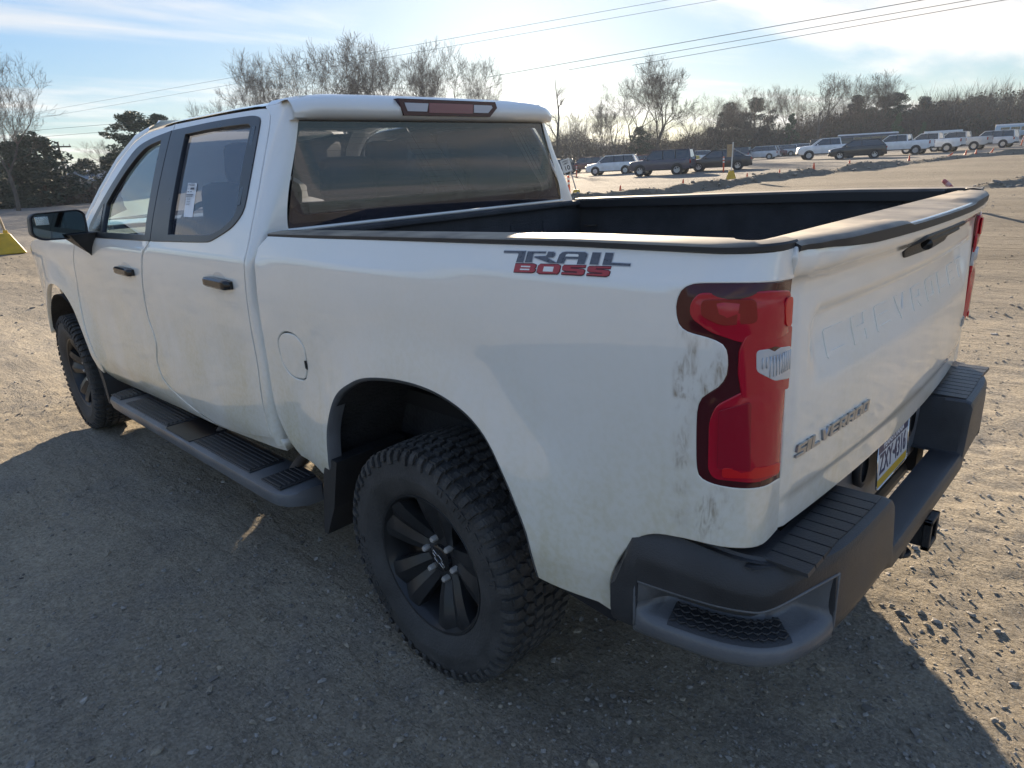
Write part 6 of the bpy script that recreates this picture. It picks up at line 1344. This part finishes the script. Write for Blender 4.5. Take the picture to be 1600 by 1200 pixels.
# ================================================================== parked vehicles
CGL = mat('car_glass', (.02, .024, .028), .05, coat=1, spec=.7); CTY = mat('car_tyre', (.022, .022, .023), .8); CRM = mat('car_rim', (.42, .43, .45), .3, metal=.8); CTL = mat('car_tail_lamp', (.30, .012, .014), .2, coat=1); CHL = mat('car_head_lamp', (.62, .64, .66), .15, coat=1); CPL = mat('car_black_plastic', (.025, .025, .027), .55)
STY = {   # length, width, wheel radius, axles, sill, body-top profile, glass-house base and roof (front->rear), roof height, wagon bed
 'sedan': dict(L=4.65, W=1.80, r=.33, ax=(1.40, -1.35), zb=.22, top=[(2.32, .50), (2.27, .66), (1.9, .78), (1.15, .90), (-1.65, .98), (-2.2, .97), (-2.30, .84), (-2.32, .45)], g=(1.25, .45, -1.00, -1.85), zr=1.45, pil=-.28),
 'wagon': dict(L=4.85, W=1.88, r=.36, ax=(1.45, -1.42), zb=.26, top=[(2.42, .55), (2.38, .80), (2.1, .95), (1.25, 1.06), (-2.2, 1.10), (-2.40, 1.02), (-2.42, .5)], g=(1.35, .50, -2.05, -2.38), zr=1.72, pil=-.35),
 'suv': dict(L=4.75, W=1.90, r=.38, ax=(1.40, -1.40), zb=.34, top=[(2.37, .62), (2.34, .90), (2.15, 1.02), (1.15, 1.10), (-2.25, 1.12), (-2.36, 1.02), (-2.38, .58)], g=(1.20, .50, -2.18, -2.35), zr=1.78, pil=-.30),
 'hatch': dict(L=4.55, W=1.84, r=.36, ax=(1.35, -1.35), zb=.26, top=[(2.27, .55), (2.22, .78), (1.9, .92), (1.15, 1.02), (-1.9, 1.10), (-2.22, 1.02), (-2.27, .5)], g=(1.22, .40, -1.55, -2.15), zr=1.60, pil=-.32),
 'pickup': dict(L=5.85, W=2.0, r=.41, ax=(1.90, -1.75), zb=.46, top=[(2.92, .68), (2.90, 1.05), (2.70, 1.20), (1.55, 1.28), (-.95, 1.30), (-2.88, 1.32), (-2.92, 1.25), (-2.92, .60)], g=(1.55, .75, -.78, -.92), zr=1.92, pil=.02, bed=(-1.0, -2.82)),
 'van': dict(L=8.6, W=2.3, r=.42, ax=(2.9, -2.5), zb=.40, top=[(4.30, .7), (4.28, 1.2), (4.0, 1.45), (3.6, 1.55), (-4.2, 1.55), (-4.29, 1.4), (-4.30, .6)], g=(3.85, 3.0, -4.1, -4.25), zr=2.95, pil=1.6),
}
CACHE = {}
def car_meshes(sty):
    if sty in CACHE: return CACHE[sty]
    s = STY[sty]; W2 = s['W']/2; L2 = s['L']/2; ft = hermite([p[0] for p in s['top']][::-1] if False else np.array([p[0] for p in s['top'][::-1]])+np.arange(len(s['top']))*1e-4, [p[1] for p in s['top'][::-1]]); out = []
    xs = np.unique(np.concatenate([np.linspace(-L2, L2, 41), [-L2+.04, L2-.04, -L2+.12, L2-.12]])); rows = []
    for x in xs:
        e = 1-.16*sst(.80, 1.0, np.array(abs(x)/L2)).item(); w = W2*e; zt_ = max(float(ft(x)), s['zb']+.1); zb = s['zb']+.10*sst(.86, 1.0, np.array(abs(x)/L2)).item()
        zm = zb+(zt_-zb)*.5
        half = [(w*.80, zb), (w*.97, zb+.05), (w*.985, zb+(zt_-zb)*.30), (w, zm+.04), (w*.985, zt_-.14 if zt_-.14 > zm+.06 else zm+.07), (w*.945, zt_-.02), (w*.86, zt_), (w*.4, zt_+.025)]
        rows.append([(x, -y, z) for y, z in half]+[(x, y, z) for y, z in half[::-1]])
    b = MB().grid(rows); n = len(rows[0]); b.add(rows[0], [tuple(range(n))]); b.add(rows[-1], [tuple(range(n))]); out.append(('body', mesh_auto(b, 40), 'paint'))
    g = s['g']; zr = s['zr']; wb, wr = W2*.93, W2*.74; zbelt = [float(ft(g[0]))-.01, float(ft(g[3]))-.02]
    def col(x, t, w): return None
    FB = [(g[0], wb*.90, zbelt[0]), (g[3], wb*.94, zbelt[1])]; RF = [(g[1], wr*.94, zr-.05), (g[2], wr*.94, zr-.04)]
    for sd in (1, -1):     # side windows
        gl = MB().add([(FB[0][0], sd*FB[0][1], FB[0][2]), (FB[1][0], sd*FB[1][1], FB[1][2]), (RF[1][0], sd*RF[1][1], RF[1][2]), (RF[0][0], sd*RF[0][1], RF[0][2])], [(0, 1, 2, 3)])
        out.append(('side_window', mesh_auto(gl, 30), CGL))
    q = MB().add([(FB[0][0], y, FB[0][2]) if k else (RF[0][0], y2, RF[0][2]) for k, y, y2 in ((1, FB[0][1], 0), (1, -FB[0][1], 0), (0, 0, -RF[0][1]), (0, 0, RF[0][1]))], [(0, 1, 2, 3)]); out.append(('windscreen', mesh_auto(q, 30), CGL))
    q = MB().add([(FB[1][0], FB[1][1], FB[1][2]), (FB[1][0], -FB[1][1], FB[1][2]), (RF[1][0], -RF[1][1], RF[1][2]), (RF[1][0], RF[1][1], RF[1][2])], [(0, 1, 2, 3)]); out.append(('rear_window', mesh_auto(q, 30), CGL))
    rf = MB(); rr = []
    for t in np.linspace(0, 1, 9):
        x = RF[0][0]+.03+(RF[1][0]-.03-RF[0][0]-.03)*t; rr.append([(x, sd*w*wr, zr-dz-.03*(2*t-1)**2) for sd, w, dz in ((-1, .97, .06), (-1, .90, .015), (-1, .5, -.005), (1, .5, -.005), (1, .90, .015), (1, .97, .06))])
    rf.grid(rr)
    for sd in (1, -1):
        for a, c, r_ in ((FB[0], RF[0], .035), (FB[1], RF[1], .05)): rf.tube([(a[0], sd*a[1], a[2]), (c[0], sd*c[1], c[2]+.02)], r_, 5)
        rf.tube([(RF[0][0], sd*RF[0][1], RF[0][2]+.01), (RF[1][0], sd*RF[1][1], RF[1][2]+.01)], .03, 5)
    out.append(('roof', mesh_auto(rf, 50), 'paint'))
    pl_ = MB()
    for sd in (1, -1):
        for x in [s['pil']]+([-1.25] if sty in ('wagon', 'suv') else [])+([-.6, -2.4] if sty == 'van' else []):
            t = (x-FB[0][0])/(FB[1][0]-FB[0][0]); t2 = min(1, max(0, (x+.06-RF[0][0])/(RF[1][0]-RF[0][0])))
            a = (x, sd*(FB[0][1]+(FB[1][1]-FB[0][1])*t+.005), FB[0][2]+(FB[1][2]-FB[0][2])*t); c = (RF[0][0]+(RF[1][0]-RF[0][0])*t2, sd*(RF[0][1]+.005), zr-.05); pl_.tube([a, c], .035, 4)
    out.append(('door_pillars', mesh_auto(pl_, 50), CPL))
    tm = MB(); tm.box((L2-.05, 0, s['zb']+.16), (.14, s['W']*.80, .20), bev=.04); tm.box((-L2+.05, 0, s['zb']+.14), (.14, s['W']*.80, .18), bev=.04)
    for sd in (1, -1): tm.box((0, sd*W2*.965, s['zb']+.05), (s['L']*.5, .06, .08))
    for x in s['ax']:
        for sd in (1, -1): tm.lathe([(s['r']*.97, sd*.004), (s['r']*.97, sd*.018), (s['r']+.055, sd*.020), (s['r']+.065, sd*.006)], 24, c=(x, sd*(W2*.985), s['r']+.01))
    if 'bed' in s: tm.box(((s['bed'][0]+s['bed'][1])/2, 0, 1.30), (s['bed'][0]-s['bed'][1], s['W']*.76, .09))
    out.append(('trim', mesh_auto(tm, 40), CPL))
    for sd in (1, -1):
        a = MB(); zt2 = float(ft(-L2+.3)); a.box((-L2+.06, sd*W2*.80, zt2-.20 if sty != 'pickup' else 1.10), (.10, .22, .16 if sty in ('sedan', 'hatch') else .30), bev=.03); out.append(('tail_lamp', mesh_auto(a, 40), CTL))
        a = MB(); a.box((L2-.10, sd*W2*.72, float(ft(L2-.08))-.10), (.18, .32, .13), bev=.03); out.append(('head_lamp', mesh_auto(a, 40), CHL))
        a = MB(); a.box((g[0]-.35, sd*(W2+.06), FB[0][2]+.06), (.12, .16, .13), bev=.03); out.append(('door_mirror', mesh_auto(a, 40), 'paint'))
    ty = MB(); r = s['r']; ty.lathe([(r*.62, -.10), (r*.92, -.11), (r, -.08), (r, .08), (r*.92, .11), (r*.62, .10)], 28); tm_ = mesh_auto(ty, 50)
    ri = MB(); ri.lathe([(0, .07), (r*.16, .075), (r*.2, .05), (r*.52, .055), (r*.62, .095), (r*.60, .02), (0, .0)], 28)
    for k in range(5): a = 2*pi*k/5; ri.box((r*.36*math.cos(a), .07, r*.36*math.sin(a)), (r*.5, .03, r*.14), rot=Matrix.Rotation(-a, 3, 'Y'))
    rm_2 = mesh_auto(ri, 40); CACHE[sty] = (out, tm_, rm_2); return CACHE[sty]
def mesh_auto(mb, ang):
    o = mb.build('m', None, None, auto=ang); me = o.data; bpy.data.objects.remove(o); return me
def car(name, sty, loc, heading, col, label, cat, group=None, scale=1.0, rough=.35, parts=True, rim=None):
    s = STY[sty]; out, tm_, rm_2 = car_meshes(sty); x, y = loc; o = empty(name, (x, y, gz(x, y)), math.radians(heading)); o.scale = (scale,)*3; tag(o, label, cat, group)
    key = 'car_paint_%02x%02x%02x' % tuple(int(min(.99, c)*255) for c in col); pm = mat(key, col, rough, coat=.8, noise=.12, nscale=2)
    for nm, me, m in out:
        c = link(nm, me, m if m != 'paint' else None, o)
        if m == 'paint':
            if not me.materials: me.materials.append(pm)
            c.material_slots[0].link = 'OBJECT'; c.material_slots[0].material = pm
    for ax in s['ax']:
        for sd in (1, -1):
            w = link('wheel', tm_, CTY, o); w.location = (ax, sd*(s['W']/2-.080), s['r']-.01); w.rotation_euler = (0, 0, 0 if sd > 0 else pi)
            q = link('rim', rm_2, CRM, w)
    return o
WHT, BLK, GRY, SIL, RED, YLW, BLU, MRN = (.74, .75, .75), (.018, .018, .021), (.16, .165, .17), (.45, .46, .47), (.22, .02, .02), (.50, .34, .03), (.03, .06, .16), (.10, .03, .035)
car('wagon', 'wagon', (37.35, -52.56), 22, WHT, 'white family wagon parked side-on just right of the cab', 'wagon', scale=.98)
car('suv', 'suv', (27.2, -44.6), 16, (.055, .05, .075), 'dark purple-grey boxy suv, largest of the parked cars', 'suv')
car('sedan', 'sedan', (24.6, -48.6), 24, BLK, 'black sedan with bright wheels parked behind the plywood sign', 'sedan', scale=1.03)
car('pickup', 'pickup', (24.6, -71.3), 28, WHT, 'white work pickup nose-left behind the black crossover', 'pickup truck', scale=1.02)
car('crossover', 'hatch', (20.1, -65.5), 20, BLK, 'black crossover parked in front of the white work pickup', 'crossover', scale=1.02)
car('pickup', 'pickup', (19.6, -76.1), 0, WHT, 'clean white crew pickup showing its tail, first of the row', 'pickup truck', 'white pickups in a row on the right')
car('pickup', 'pickup', (17.9, -80.6), -3, (.70, .71, .71), 'white crew pickup second in the row, half hidden by the first', 'pickup truck', 'white pickups in a row on the right')
car('pickup', 'pickup', (16.6, -86.0), -5, (.52, .51, .49), 'dusty silver pickup third in the row on the right', 'pickup truck', 'white pickups in a row on the right')
car('suv', 'suv', (14.6, -91.5), -8, (.60, .61, .62), 'white suv with dark lower body at the right end of the row', 'suv', scale=1.0)
car('sedan', 'sedan', (91.0, -24.8), 12, (.62, .66, .74), 'pale sedan parked by the shed at the left, half behind the pickup pillar', 'sedan')
car('suv', 'suv', (53.36, -69.29), 15, MRN, 'dark maroon suv behind the white wagon', 'suv', 'cars in the second row')
car('suv', 'suv', (54.5, -64.5), 20, (.05, .055, .07), 'dark car behind the leaning speed sign', 'suv', 'cars in the second row')
car('hatch', 'hatch', (48.8, -75.0), 20, RED, 'dark red hatchback between the white wagon and the purple-grey suv', 'hatchback', 'cars in the second row')
car('suv', 'suv', (44.4, -76.6), -150, YLW, 'yellow suv facing the camera behind the purple-grey suv', 'suv', 'cars in the second row', scale=1.08)
car('hatch', 'hatch', (52.0, -80.0), 20, (.25, .30, .30), 'grey-green hatchback just left of the purple-grey suv roof', 'hatchback', 'cars in the second row')
car('wagon', 'wagon', (49.5, -92.5), -150, (.62, .64, .66), 'pale wagon behind the yellow suv', 'wagon', 'cars in the second row')
car('suv', 'suv', (44.0, -90.0), 10, (.03, .04, .07), 'dark blue suv behind the black sedan', 'suv', 'cars in the second row')
car('wagon', 'wagon', (41.0, -92.0), 10, (.55, .57, .60), 'silver wagon behind the plywood sign board', 'wagon', 'cars in the second row')
cl = [(.10, .02, .025), BLK, SIL, WHT, BLU, SIL, GRY, WHT, BLK, SIL, GRY, WHT]
for i in range(12):
    x, y = 53.5-i*1.25+.4*math.sin(i*2.1), -112.0-i*.55; sty = ('sedan', 'hatch', 'suv', 'sedan', 'wagon')[i % 5]
    car({'sedan': 'sedan', 'hatch': 'hatchback', 'suv': 'suv', 'wagon': 'wagon'}[sty], sty, (x-(6-i)*.9, y), 24+6*math.sin(i), cl[i], '%s %s, %s from the left in the far row by the wood' % (('maroon', 'black', 'silver', 'white', 'dark blue', 'pale silver', 'grey', 'white', 'black', 'silver', 'dark grey', 'white')[i], {'sedan': 'sedan', 'hatch': 'hatchback', 'suv': 'suv', 'wagon': 'wagon'}[sty], ('first', 'second', 'third', 'fourth', 'fifth', 'sixth', 'seventh', 'eighth', 'ninth', 'tenth', 'eleventh', 'last')[i]), 'car', 'cars in the far row by the wood')
# bus, dark truck, campers behind
def coach(name, loc, hd, size, col, roofc, label, cat, win=True):
    x, y = loc; o = empty(name, (x, y, float(terr(x, y))), math.radians(hd)); tag(o, label, cat); L, W_, H_ = size
    b = MB(); b.box((0, 0, .45+(H_-.45)*.5-.1), (L, W_, H_-.65), bev=.16); b.build('body', mat('coach_%02x%02x%02x' % tuple(int(c*200) for c in col), col, .35, coat=.5), o, auto=40)
    r = MB(); r.box((0, 0, H_-.14), (L-.1, W_-.08, .24), bev=.10); r.build('roof', mat('coach_roof_%d' % int(roofc[0]*99), roofc, .4), o, auto=40)
    if win:
        n = max(2, int(L/1.5))
        for sd in (1, -1):
            for k in range(n): w = MB(); w.box((-L/2+.7+(L-1.4)*(k+.5)/n, sd*(W_/2+.005), H_*.66), ((L-1.4)/n-.16, .02, H_*.24)); w.build('window', CGL, o)
    for xx in (-L*.3, L*.32):
        for sd in (1, -1): w = MB(); w.lathe([(0, -.12), (.40, -.12), (.42, 0), (.40, .12), (0, .12)], 20); q = w.build('wheel', CTY, o, auto=40); q.location = (xx, sd*(W_/2-.12), .42)
coach('bus', (36.2, -120.1), 8, (8.5, 2.4, 2.5), (.02, .025, .05), (.72, .74, .78), 'long dark blue bus with white roof behind the white pickups', 'bus')
coach('box_truck', (35.7, -103.4), 14, (5.6, 2.2, 2.1), (.03, .035, .035), (.05, .055, .06), 'dark box truck left of the blue bus', 'truck', False)
coach('camper_trailer', (17.9, -131.4), 4, (6.5, 2.2, 2.2), (.42, .52, .60), (.75, .76, .78), 'blue-white camper trailer at the right edge before the wood', 'trailer')
coach('camper_trailer', (25.7, -119.9), 12, (5.0, 2.1, 2.0), (.66, .66, .64), (.74, .74, .73), 'cream camper trailer behind the second white pickup', 'trailer')

# ================================================================== air
hz = MB(); hz.box((0, 0, 13.5), (1000, 1000, 31)); HZ = hz.build('haze', None, None)
hm = bpy.data.materials.new('thin_haze'); hm.use_nodes = True; hn = hm.node_tree; hn.nodes.remove(hn.nodes.get('Principled BSDF'))
pv = hn.nodes.new('ShaderNodeVolumePrincipled'); pv.inputs['Color'].default_value = (.72, .84, 1, 1); pv.inputs['Density'].default_value = .00036; pv.inputs['Anisotropy'].default_value = .15
hn.links.new(pv.outputs[0], hn.nodes['Material Output'].inputs['Volume']); HZ.data.materials.append(hm); tag(HZ, 'thin winter haze over the lot', kind='stuff')
